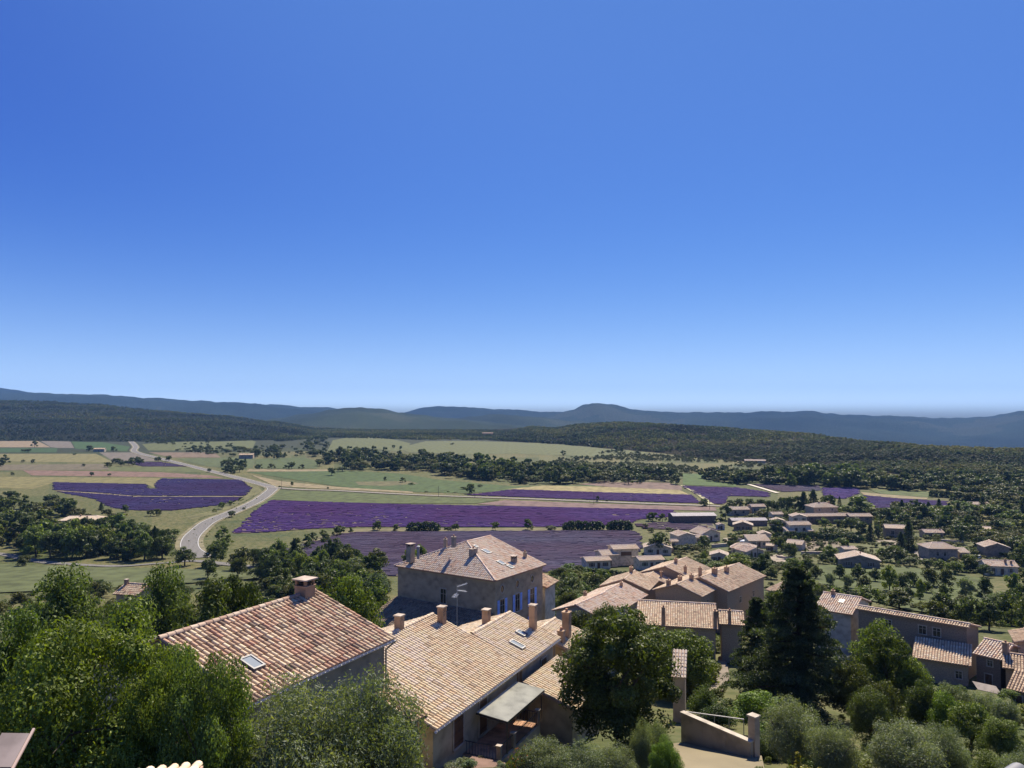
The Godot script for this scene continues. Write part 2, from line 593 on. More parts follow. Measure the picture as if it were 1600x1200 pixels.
func trunk_mesh(kind: String, lod: String, sd: int) -> ArrayMesh:
	var r := RandomNumberGenerator.new()
	r.seed = sd
	var mb := MB.new()
	mb.smooth = true
	var k := lin(0.12, 0.095, 0.07)
	if kind == "olive": k = lin(0.2, 0.18, 0.15)
	var sides: int = {"near": 9, "mid": 7, "far": 5, "veryfar": 4, "tiny": 3}[lod]
	match kind:
		"cedar":
			mb.tube(Vector3(0, -0.4, 0), Vector3(0.05, 3.0, 0), 0.3, 0.2, sides, k * 0.6)
			mb.tube(Vector3(0.05, 3.0, 0), Vector3(0, 7.8, 0), 0.2, 0.03, sides, k * 0.6)
			for i in (26 if lod == "mid" or lod == "near" else 6):
				var y := r.randf_range(1.2, 6.8)
				var a := r.randf() * TAU
				var l := 3.0 * pow(1.0 - (y - 0.8) / 7.2, 0.72)
				mb.tube(Vector3(0, y, 0), Vector3(cos(a) * l, y + 0.25, sin(a) * l), 0.06, 0.015, 4, k * 0.6)
		"cypress", "shrub":
			for i in 3:
				var a := TAU * i / 3.0
				mb.tube(Vector3(cos(a) * 0.2, -0.4, sin(a) * 0.2), Vector3(cos(a) * 0.9, 3.2, sin(a) * 0.9), 0.14, 0.05, sides, k)
		_:
			var fork := Vector3(r.randf_range(-0.2, 0.2), 2.3, r.randf_range(-0.2, 0.2))
			mb.tube(Vector3(0, -0.5, 0), Vector3(0.03, 0.5, 0), 0.34, 0.25, sides, k)
			mb.tube(Vector3(0.03, 0.5, 0), fork, 0.25, 0.19, sides, k)
			for i in (7 if lod == "near" or lod == "mid" else 3):
				var a := TAU * i / (7.0 if lod == "near" or lod == "mid" else 3.0) + r.randf()
				var mid := fork + Vector3(cos(a) * 0.9, r.randf_range(1.0, 1.6), sin(a) * 0.9)
				var tip := mid + Vector3(cos(a) * 1.1, r.randf_range(0.8, 2.0), sin(a) * 1.1)
				mb.tube(fork, mid, 0.13, 0.09, maxi(sides - 2, 3), k)
				mb.tube(mid, tip, 0.09, 0.03, maxi(sides - 2, 3), k)
				if lod == "near":
					for j in 3:
						var q := mid.lerp(tip, r.randf())
						mb.tube(q, q + rdir(r) * 1.2 + Vector3(0, 0.4, 0), 0.04, 0.01, 4, k)
	return mb.mesh(M.bark)

func proto(kind: String, lod: String, variant: int) -> Array:
	var key := "%s/%s/%d" % [kind, lod, variant]
	if not protos.has(key):
		protos[key] = [trunk_mesh(kind, lod, hash(key) % 9973), crown_mesh(kind, lod, hash(key) % 99991, M.leaf0)]
	return protos[key]

const TREE_NAME := {"broad": "oak_tree", "bright": "lime_tree", "olive": "olive_tree", "cypress": "cypress_tree", "cedar": "conifer_tree", "shrub": "shrub", "bigleaf": "walnut_tree", "maple": "maple_tree", "hedge": "hedge", "grass": "grass_tuft"}
const TREE_CAT := {"shrub": "shrub", "hedge": "hedge", "grass": "plant"}

func tree(kind: String, p: Vector3, h: float, w: float, tone: int, label: String, group := "", lod := "", turn := -1.0) -> Node3D:
	var dist := -p.z
	if lod == "":
		lod = "near" if dist < 58 else "mid" if dist < 140 else "far" if dist < 330 else "veryfar"
	var variants := 2 if lod == "near" else 3
	var pr := proto(kind, lod, rng.randi() % variants)
	if lod == "far" or lod == "veryfar":
		p.y -= h * (0.09 if lod == "far" else 0.13)
	var b := Basis(Vector3.UP, turn if turn >= 0 else rng.randf() * TAU).scaled_local(Vector3(w / 7.0, h / 8.0, w / 7.0))
	var o := thing(TREE_NAME[kind], label, TREE_CAT.get(kind, "tree"), p, b, group)
	var names := ["trunk", "crown"]
	if kind == "shrub" or kind == "hedge" or kind == "grass":
		names = ["stem", "foliage"]
	for i in 2:
		if i == 0 and kind in ["hedge", "grass"]:
			continue
		var mi := MeshInstance3D.new()
		mi.name = names[i]
		mi.mesh = pr[i]
		if i == 1 and tone > 0:
			mi.material_override = M["leaf%d" % tone]
		o.add_child(mi, true)
	return o

const NTH := ["leftmost", "second from left", "third from left", "fourth from left", "fifth from left", "sixth from left", "seventh from left", "eighth from left", "ninth from left", "tenth from left", "eleventh from left", "twelfth from left", "thirteenth from left", "fourteenth from left", "fifteenth from left", "sixteenth from left", "seventeenth from left", "eighteenth from left", "nineteenth from left", "twentieth from left"]

func nth(i: int, n: int) -> String:
	if n == 1: return "lone"
	if i == n - 1: return "rightmost"
	if i == n - 2 and n > 4: return "second from right"
	if i == n - 3 and n > 6: return "third from right"
	if i == n - 4 and n > 8: return "fourth from right"
	if i < NTH.size(): return NTH[i]
	var tens: String = ["twenty", "thirty", "forty", "fifty"][(i + 1) / 10 - 2]
	var rest := (i + 1) % 10
	return (tens + "-" + ["", "first", "second", "third", "fourth", "fifth", "sixth", "seventh", "eighth", "ninth"][rest] if rest else tens.trim_suffix("y") + "ieth") + " from left"

# trees whose trunks stand at listed image points: [column, row, height, width, kind, tone]
func trees(list: Array, label: String, group: String) -> void:
	list.sort_custom(func(a, b): return a[0] < b[0])
	for i in list.size():
		var e: Array = list[i]
		var word: String = {"olive": "grey-green", "bright": "bright green", "cypress": "dark columnar", "cedar": "dark conical", "shrub": "bushy", "broad": "dark green", "maple": "dark green", "bigleaf": "broad-leaved", "hedge": "clipped dark"}[e[4]]
		var g := on_ground(e[0], e[1])
		var grown := 1.0 if e[4] in ["cypress", "cedar"] else 1.42 if group.begins_with("orchard") or group.ends_with("long stone house") else 1.15 if -g.z < 420.0 else 1.12
		tree(e[4], g, e[2] * grown, e[3] * grown, e[5], "%s %s %s, %s" % [word, TREE_CAT.get(e[4], "tree"), label, nth(i, list.size())], group)

# trees scattered over an image outline, at least `gap` metres apart
func grove(px: Array, n: int, kinds: Array, h0: float, h1: float, ratio: float, gap: float, label: String, group: String) -> void:
	var o := PackedVector2Array()
	var lo := Vector2(1e9, 1e9)
	var hi := Vector2(-1e9, -1e9)
	for i in range(0, px.size(), 2):
		var q := Vector2(px[i], px[i + 1])
		o.append(q)
		lo = lo.min(q)
		hi = hi.max(q)
	var list := []
	var spots := []
	var tries := 0
	while list.size() < n and tries < n * 40:
		tries += 1
		var q := Vector2(rng.randf_range(lo.x, hi.x), rng.randf_range(lo.y, hi.y))
		if not Geometry2D.is_point_in_polygon(q, o):
			continue
		var g := on_ground(q.x, q.y)
		var free := true
		for s in spots:
			if s.distance_squared_to(g) < gap * gap:
				free = false
				break
		if not free:
			continue
		spots.append(g)
		var h := rng.randf_range(h0, h1)
		var k: String = kinds[rng.randi() % kinds.size()]
		var w := h * ratio * rng.randf_range(0.8, 1.2)
		if k == "cypress": w = h * 0.24
		if k == "cedar": w = h * 0.6
		list.append([q.x, q.y, h, w, k, [0, 0, 1, 1, 2, 4, 5][rng.randi() % 7]])
	trees(list, label, group)

func hedge(u0: float, v0: float, u1: float, v1: float, h: float, w: float, label: String, kind := "hedge") -> void:
	var a := on_ground(u0, v0)
	var b := on_ground(u1, v1)
	var d := b - a
	d.y = 0
	var l := d.length()
	var x := d.normalized()
	var mid := (a + b) * 0.5
	mid.y = minf(a.y, b.y) - 0.1
	var o := thing("hedge", label, "hedge", mid, Basis(x, Vector3.UP, x.cross(Vector3.UP)))
	var r := RandomNumberGenerator.new()
	r.seed = int(u0 * 7 + v0)
	var dist := -mid.z
	var ls := clampf(dist * 0.0022, 0.16, 0.9)
	var total := clampi(int((l * (2 * h + w) + 2 * h * w) * 6.0 / (ls * ls)), 400, 16000)
	var mb := MB.new()
	for i in total:
		var p := Vector3(r.randf_range(-0.5, 0.5) * l, r.randf() * h, r.randf_range(-0.5, 0.5) * w)
		var f := r.randf()
		if f < 0.45: p.y = h * (1.0 + 0.08 * sin(p.x * 1.7) + 0.05 * sin(p.x * 4.1))
		elif f < 0.85: p.z = w * (0.5 if r.randf() < 0.6 else -0.5)
		p.y *= (1.0 - pow(absf(p.x / l) * 2.0, 8.0) * 0.45) * (1.0 + 0.13 * tone_noise.get_noise_1d((p.x + mid.x) * 9.0))
		p.z *= 1.0 - 0.35 * pow(clampf(p.y / h, 0.0, 1.0), 3.0)
		var n := (Vector3(p.x / l * 0.4, p.y / h - 0.4, p.z / w * 2.0).normalized() + rdir(r) * 0.8).normalized()
		p += rdir(r) * ls * 0.6
		var t := n.cross(rdir(r)).normalized()
		var bb := n.cross(t)
		var s := ls * r.randf_range(0.6, 1.2)
		mb.quad(p - t * s * 0.6, p + bb * s * 0.35, p + t * s * 0.6, p - bb * s * 0.35, lin(0.05, 0.078, 0.028) * r.randf_range(0.7, 1.35))
	part(o, "foliage", mb, M.leaf1)

# ------------------------------------------------------------------ houses
const TILE_MIX := {
	"old": [[0.52, 0.38, 0.27], [0.60, 0.48, 0.36], [0.50, 0.33, 0.24], [0.45, 0.36, 0.27], [0.36, 0.25, 0.19], [0.62, 0.50, 0.40], [0.17, 0.12, 0.10]],
	"red": [[0.41, 0.275, 0.205], [0.50, 0.38, 0.285], [0.37, 0.215, 0.16], [0.44, 0.35, 0.255], [0.29, 0.20, 0.155], [0.54, 0.43, 0.33], [0.16, 0.115, 0.095]],
	"pale": [[0.60, 0.46, 0.33], [0.66, 0.53, 0.39], [0.56, 0.41, 0.29], [0.60, 0.48, 0.35], [0.47, 0.34, 0.25], [0.70, 0.57, 0.43], [0.27, 0.20, 0.15]],
	"pink": [[0.58, 0.40, 0.30], [0.64, 0.50, 0.40], [0.52, 0.31, 0.22], [0.62, 0.52, 0.44], [0.44, 0.27, 0.20], [0.66, 0.55, 0.46], [0.20, 0.13, 0.11]],
	"new": [[0.64, 0.49, 0.385], [0.66, 0.52, 0.42], [0.62, 0.45, 0.345], [0.64, 0.50, 0.39], [0.57, 0.41, 0.31], [0.66, 0.54, 0.43], [0.5, 0.35, 0.27]],
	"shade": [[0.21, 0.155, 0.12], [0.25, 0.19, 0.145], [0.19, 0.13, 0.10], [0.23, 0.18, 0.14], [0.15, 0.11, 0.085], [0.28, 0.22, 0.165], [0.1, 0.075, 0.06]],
	"brown": [[0.40, 0.28, 0.20], [0.45, 0.33, 0.24], [0.36, 0.24, 0.17], [0.46, 0.35, 0.26], [0.28, 0.19, 0.14], [0.50, 0.38, 0.28], [0.15, 0.11, 0.09]],
}

func tile_color(mix: String, r: RandomNumberGenerator) -> int:
	var x := r.randf()
	return 0 if x < 0.26 else 1 if x < 0.46 else 2 if x < 0.64 else 3 if x < 0.78 else 4 if x < 0.87 else 5 if x < 0.965 else 6

# a half-round cover tile of unit pitch and unit length, its lower end wider and lifted over the next one
func tile_mesh(col: Color) -> ArrayMesh:
	var mb := MB.new()
	mb.smooth = true
	var s := 5
	for i in s:
		var a := PI * i / s
		var b := PI * (i + 1) / s
		var na := Vector3(cos(a), sin(a), 0)
		var nb := Vector3(cos(b), sin(b), 0)
		var pa := Vector3(cos(a) * 0.41, sin(a) * 0.34 + 0.09, 0.06)
		var pb := Vector3(cos(b) * 0.41, sin(b) * 0.34 + 0.09, 0.06)
		var qa := Vector3(cos(a) * 0.36, sin(a) * 0.29, -1.0)
		var qb := Vector3(cos(b) * 0.36, sin(b) * 0.29, -1.0)
		mb.quad_n(pa, pb, qb, qa, na, nb, nb, na, col)
		var ia := pa * Vector3(0.84, 0.84, 1)       # the thickness seen at the lower end
		var ib := pb * Vector3(0.84, 0.84, 1)
		mb.quad_n(ia, ib, pb, pa, Vector3.BACK, Vector3.BACK, Vector3.BACK, Vector3.BACK, col * 0.9)
	return mb.mesh(M.tile)

# covers the slope a (eave left) b (eave right) c (top right) d (top left) with tiles; returns nothing, adds them under roof
func lay_tiles(roof: Node3D, a: Vector3, b: Vector3, c: Vector3, d: Vector3, pitch: float, length: float, mix: String, singles := 0) -> void:
	var e := (b - a).normalized()
	var wide := (b - a).length()
	var up := (d - a) - e * (d - a).dot(e)
	var high := up.length()
	var w := up / high
	var n := e.cross(w)
	var d0 := (d - a).dot(e)
	var c0 := (c - a).dot(e)
	var rows := maxi(1, int(round(high / length)))
	var step := high / rows
	var r := RandomNumberGenerator.new()
	r.seed = int(absf(a.x * 31 + high * 977 + wide * 7)) + 5
	var where := []
	var tint := []
	var lean := r.randf_range(-0.02, 0.02)
	var kmin := int(floor(minf(0.0, d0) / pitch))
	var kmax := int(ceil(maxf(wide, c0) / pitch))
	for k in range(kmin, kmax + 1):
		var wob := r.randf_range(-0.03, 0.03)
		for i in rows:
			var f := float(i) / rows
			var s := (k + 0.5) * pitch
			var f1 := (i + 0.7) / rows
			if s < lerpf(0.0, d0, f1) - pitch * 0.3 or s > lerpf(wide, c0, f1) + pitch * 0.3:
				continue
			var o := a + e * (s + wob * pitch + r.randf_range(-0.02, 0.02) * pitch) + w * (i * step - 0.05) + n * r.randf_range(0.0, 0.02)
			var ang := r.randf_range(-0.035, 0.035) + lean
			var ee := e.rotated(n, ang)
			var ww := w.rotated(n, ang)
			var grow := r.randf_range(0.94, 1.06)
			where.append(Transform3D(Basis(ee * pitch * grow, n * pitch, -ww * step * 1.1), o))
			var q: Array = TILE_MIX[mix][tile_color(mix, r)]
			var even := 0.12 if mix == "red" else 0.35
			q = [lerpf(q[0], TILE_MIX[mix][3][0], even), lerpf(q[1], TILE_MIX[mix][3][1], even), lerpf(q[2], TILE_MIX[mix][3][2], even)]
			var br := r.randf_range(0.9, 1.1) * (1.0 + 0.3 * tone_noise.get_noise_2d(o.x * 9 + a.x * 50, o.z * 9 + i * 1.5))
			tint.append(Color(minf(q[0] * br * 1.2, 0.68), minf(q[1] * br * 1.2, 0.57), minf(q[2] * br * 1.08, 0.45)))
	if tile_meshes.is_empty():
		tile_meshes.append(tile_mesh(Color(1, 1, 1)))
	var order := range(where.size())
	if singles > 0:
		var gt := roof.global_transform
		order.sort_custom(func(i, j): return (gt * where[i].origin).distance_squared_to(AT) < (gt * where[j].origin).distance_squared_to(AT))
		var shades := {}
		for q in mini(singles, order.size()):
			var i: int = order[q]
			var t: Color = tint[i]
			var key := "%d/%d/%d" % [int(t.r * 18), int(t.g * 18), int(t.b * 12)]
			if not shades.has(key):
				shades[key] = tile_mesh(t)
			var mi := MeshInstance3D.new()
			mi.name = "roof_tile"
			mi.mesh = shades[key]
			mi.transform = where[i]
			roof.add_child(mi, true)
		order = order.slice(mini(singles, order.size()))
	if order.is_empty():
		return
	var mm := MultiMesh.new()
	mm.transform_format = MultiMesh.TRANSFORM_3D
	mm.use_colors = true
	mm.mesh = tile_meshes[0]
	mm.instance_count = order.size()
	for q in order.size():
		mm.set_instance_transform(q, where[order[q]])
		mm.set_instance_color(q, tint[order[q]])
	var o := MultiMeshInstance3D.new()
	o.name = "roof_tiles"
	o.multimesh = mm
	o.set_meta("kind", "stuff")
	roof.add_child(o, true)

func ridge_caps(roof: Node3D, p: Vector3, q: Vector3, rad: float, mix: String) -> void:
	var l := (q - p).length()
	var n := maxi(1, int(l / 0.42))
	var z := (q - p) / l
	var x := Vector3.UP.cross(z).normalized()
	var y := z.cross(x)
	var r := RandomNumberGenerator.new()
	r.seed = int(l * 1000)
	var mb := MB.new()
	mb.smooth = true
	for i in n:
		var k: Array = TILE_MIX[mix][[1, 5, 0, 1][r.randi() % 4]]
		var col := Color(k[0], k[1], k[2]) * r.randf_range(0.9, 1.1)
		var a := p + z * (l * i / n - 0.03)
		var b := p + z * (l * (i + 1) / n)
		for j in 5:
			var t0 := PI * j / 5
			var t1 := PI * (j + 1) / 5
			var n0 := x * cos(t0) + y * sin(t0)
			var n1 := x * cos(t1) + y * sin(t1)
			mb.quad_n(a + n0 * rad * 1.1, a + n1 * rad * 1.1, b + n1 * rad * 0.95, b + n0 * rad * 0.95, n0, n1, n1, n0, col)
	var o := part(roof, "ridge_cap", mb, M.tile)

# p0 -> p1: the front eave from its left to its right end as seen from outside; d: how deep the house is behind it
func house(o: Dictionary) -> Node3D:
	var p0: Vector3 = o.p0
	var p1: Vector3 = o.p1
	var ye: float = p0.y
	var x := p1 - p0
	x.y = 0
	var L := x.length()
	x = x.normalized()
	var back := Vector3.UP.cross(x)
	var D: float = o.d
	if o.get("gable", false):            # the gable faces us: its left slope's eave becomes the long side
		p0 = p1
		x = back
		back = Vector3.UP.cross(x)
		var t := L
		L = D
		D = t
	var yg := 1e9
	for q in [Vector2(0, 0), Vector2(L, 0), Vector2(0, D), Vector2(L, D)]:
		var g: Vector3 = p0 + x * q.x + back * q.y
		yg = minf(yg, gh(g.x, g.z) - 0.3)
	if o.has("yg"): yg = o.yg
	var root := thing(o.get("name", "house"), o.label, o.get("cat", "house"), Vector3(p0.x, yg, p0.z), Basis(x, Vector3.UP, -back), o.get("group", ""))
	footprints.append([p0, x, back, L, D])
	var hw := ye - yg
	var pitch: float = o.get("pitch", 0.33)
	var ro: float = o.get("ro", D * 0.5)
	if o.get("shed", false): ro = D
	var hr := hw + pitch * ro
	var hb: float = o.get("hb", hw if absf(ro - D * 0.5) < 0.01 or o.has("hip") else maxf(hw + pitch * (2 * ro - D), 1.0))
	if o.get("shed", false): hb = hr
	var ha: float = o.get("hip", [0.0, 0.0])[0]
	var hz: float = o.get("hip", [0.0, 0.0])[1]
	var ov: float = o.get("ov", 0.35)
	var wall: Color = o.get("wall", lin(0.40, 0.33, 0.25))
	var mb := MB.new()
	var i0 := ov
	var i1 := L - ov
	var zf := -ov
	var zb := -(D - ov)
	var sink := 0.16                       # walls stop under the roof slab
	var wf := hw + pitch * ov - sink
	var wb := hb + (pitch * ov if not o.get("shed", false) else -pitch * ov) - sink
	var wr := hr - sink
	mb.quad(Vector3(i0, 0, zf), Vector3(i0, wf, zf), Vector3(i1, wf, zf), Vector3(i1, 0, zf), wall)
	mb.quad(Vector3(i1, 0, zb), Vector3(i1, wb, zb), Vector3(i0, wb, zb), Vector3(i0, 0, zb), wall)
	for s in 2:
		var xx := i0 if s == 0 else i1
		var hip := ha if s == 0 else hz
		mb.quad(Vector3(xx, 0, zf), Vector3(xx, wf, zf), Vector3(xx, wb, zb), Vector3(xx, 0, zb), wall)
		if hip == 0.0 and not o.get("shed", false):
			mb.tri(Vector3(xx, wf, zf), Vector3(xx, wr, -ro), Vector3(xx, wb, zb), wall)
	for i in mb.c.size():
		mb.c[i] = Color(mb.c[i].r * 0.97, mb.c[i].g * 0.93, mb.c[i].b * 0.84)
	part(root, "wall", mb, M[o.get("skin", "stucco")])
	# roof
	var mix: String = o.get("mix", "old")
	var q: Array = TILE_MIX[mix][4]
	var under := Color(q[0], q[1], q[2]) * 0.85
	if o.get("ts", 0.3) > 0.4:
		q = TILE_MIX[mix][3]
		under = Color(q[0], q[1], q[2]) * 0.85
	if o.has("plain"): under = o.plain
	var a := Vector3(0, hw, 0)
	var b := Vector3(L, hw, 0)
	var c := Vector3(L - hz, hr, -ro)
	var d := Vector3(ha, hr, -ro)
	var rm := MB.new()
	var th := Vector3(0, -0.14, 0)
	rm.slab(a, b, c, d, th, under)
	var be := Vector3(0, hb, -D)
	var bf := Vector3(L, hb, -D)
	var e3 := Vector3(0, 0.003, 0)
	if not o.get("shed", false):
		rm.slab(bf + e3, be + e3, d + e3, c + e3, th, under)
		if ha > 0: rm.slab(be - e3, a - e3, d - e3, d - e3 + Vector3(0.01, 0, 0), th, under)
		if hz > 0: rm.slab(b - e3, bf - e3, c - e3, c - e3 - Vector3(0.01, 0, 0), th, under)
	var roof := part(root, "roof", rm, M.tile if not o.has("plain") else M.stucco)
	if not o.has("plain"):
		var ts: float = o.get("ts", 0.30)
		var tl: float = o.get("tl", 0.4)
		var sg: int = o.get("singles", 0)
		lay_tiles(roof, a, b, c, d, ts, tl, mix, sg)
		if not o.get("shed", false):
			lay_tiles(roof, bf, be, d, c, ts, tl, mix)
			if ha > 0: lay_tiles(roof, be, a, d, d, ts, tl, mix)
			if hz > 0: lay_tiles(roof, b, bf, c, c, ts, tl, mix)
			if (c - d).length() > 0.5: ridge_caps(roof, d + Vector3(0, 0.05, 0), c + Vector3(0, 0.05, 0), ts * 0.5, mix)
			if ha > 0:
				ridge_caps(roof, a + Vector3(0, 0.05, 0), d + Vector3(0, 0.05, 0), ts * 0.45, mix)
				ridge_caps(roof, be + Vector3(0, 0.05, 0), d + Vector3(0, 0.05, 0), ts * 0.45, mix)
			if hz > 0:
				ridge_caps(roof, b + Vector3(0, 0.05, 0), c + Vector3(0, 0.05, 0), ts * 0.45, mix)
				ridge_caps(roof, bf + Vector3(0, 0.05, 0), c + Vector3(0, 0.05, 0), ts * 0.45, mix)
	var on_roof := func(px: float, pz: float) -> float:
		return hw + pitch * pz if pz <= ro else lerpf(hr, hb, (pz - ro) / maxf(D - ro, 0.01))
	# chimneys: [along, back, width, depth, height, style]
	for k in o.get("chimneys", []):
		var y0: float = on_roof.call(k[0], k[1]) - 0.3
		chimney(root, Vector3(k[0], y0, -k[1]), k[2], k[3], k[4] + 0.3, int(k[5]), o.get("brick", lin(0.36, 0.25, 0.17)))
	# skylights on the front slope: [along, back, width, length]
	for k in o.get("skylights", []):
		var y0: float = on_roof.call(k[0], k[1])
		var w := Vector3(0, pitch, -1).normalized()
		var n := Vector3.RIGHT.cross(w)
		var bb := Basis(Vector3.RIGHT, n, -w)
		var pos := Vector3(k[0], y0, -k[1]) + n * 0.13
		var fm := MB.new()
		for s in [-1, 1]:
			fm.box(pos + Vector3.RIGHT * s * (k[2] * 0.5), Vector3(0.09, 0.16, k[3] + 0.09), lin(0.09, 0.09, 0.1), bb)
			fm.box(pos + w * s * (k[3] * 0.5), Vector3(k[2] - 0.092, 0.154, 0.09), lin(0.09, 0.09, 0.1), bb)
		var sk := part(root, "skylight", fm, M.metal)
		var pm := MB.new()
		pm.box(pos + n * 0.03, Vector3(k[2] - 0.09, 0.03, k[3] - 0.09), lin(0.24, 0.27, 0.28), bb)
		part(sk, "pane", pm, M.glass)
	# windows: [side, along, below the eave, width, height, style]
	for k in o.get("windows", []):
		window(root, k, L, D, ov, hw)
	if o.get("gutter", false):
		var gm := MB.new()
		var gp := 8
		for j in gp:
			var t0 := PI + PI * j / gp
			var t1 := PI + PI * (j + 1) / gp
			gm.quad(Vector3(-0.1, hw - 0.05 + 0.09 * sin(t0), 0.09 + 0.09 * cos(t0)), Vector3(-0.1, hw - 0.05 + 0.09 * sin(t1), 0.09 + 0.09 * cos(t1)), Vector3(L + 0.15, hw - 0.05 + 0.09 * sin(t1), 0.09 + 0.09 * cos(t1)), Vector3(L + 0.15, hw - 0.05 + 0.09 * sin(t0), 0.09 + 0.09 * cos(t0)), lin(0.42, 0.42, 0.42))
		part(root, "gutter", gm, M.metal)
		var dm := MB.new()
		dm.tube(Vector3(L + 0.05, hw - 0.14, 0.08), Vector3(L - ov + 0.02, hw - 0.5, -ov + 0.1), 0.05, 0.05, 8, lin(0.3, 0.26, 0.22))
		dm.tube(Vector3(L - ov + 0.02, hw - 0.5, -ov + 0.1), Vector3(L - ov + 0.02, 0.1, -ov + 0.1), 0.05, 0.05, 8, lin(0.3, 0.26, 0.22))
		part(root, "drainpipe", dm, M.metal)
	root.set_meta("_l", L)
	root.remove_meta("_l")
	return root

func chimney(root: Node3D, p: Vector3, w: float, d: float, h: float, style: int, brick: Color) -> void:
	var mb := MB.new()
	match style:
		0:   # brick stack, open on its sides under a thin stone cap
			mb.box(p + Vector3(0, (h - 0.42) * 0.5, 0), Vector3(w, h - 0.42, d), brick)
			mb.box(p + Vector3(0, h - 0.395, 0), Vector3(w + 0.09, 0.05, d + 0.09), brick * 1.15)
			for sx in [-1, 1]:
				for sz in [-1, 1]:
					mb.box(p + Vector3(sx * (w * 0.5 - 0.08), h - 0.22, sz * (d * 0.5 - 0.08)), Vector3(0.14, 0.296, 0.14), brick * 0.7)
			mb.box(p + Vector3(0, h - 0.3, 0), Vector3(w * 0.6, 0.14, d * 0.6), lin(0.05, 0.045, 0.04))
			mb.box(p + Vector3(0, h - 0.035, 0), Vector3(w + 0.22, 0.07, d + 0.22), lin(0.46, 0.38, 0.31))
		1:   # rendered stack with one dark opening and a flat cap
			mb.box(p + Vector3(0, (h - 0.4) * 0.5, 0), Vector3(w, h - 0.4, d), brick)
			for s in [-1, 1]:
				mb.box(p + Vector3(s * (w * 0.5 - 0.07), h - 0.24, 0), Vector3(0.14, 0.316, d), brick)
				mb.box(p + Vector3(0, h - 0.24, s * (d * 0.5 - 0.05)), Vector3(w * 0.24, 0.312, 0.1), brick)
			mb.box(p + Vector3(0, h - 0.04, 0), Vector3(w + 0.12, 0.08, d + 0.12), lin(0.44, 0.37, 0.30))
		2:   # plain stack with a rim and a clay pot
			mb.box(p + Vector3(0, h * 0.5 - 0.08, 0), Vector3(w, h - 0.16, d), brick)
			mb.box(p + Vector3(0, h - 0.11, 0), Vector3(w + 0.1, 0.09, d + 0.1), brick * 1.1)
			mb.tube(p + Vector3(0, h - 0.1, 0), p + Vector3(0, h + 0.18, 0), 0.13, 0.11, 8, lin(0.42, 0.24, 0.16))
		3:   # grey metal flue
			mb.tube(p, p + Vector3(0, h, 0), w * 0.5, w * 0.5, 10, lin(0.3, 0.3, 0.31))
			mb.tube(p + Vector3(0, h, 0), p + Vector3(0, h + 0.12, 0), w * 0.75, w * 0.3, 10, lin(0.5, 0.5, 0.5))
	part(root, "chimney", mb, M.stucco)

const SHUTTER := [Color(0.27, 0.40, 0.80), Color(0.115, 0.06, 0.035), Color(0.30, 0.30, 0.30), Color(0.10, 0.14, 0.09)]

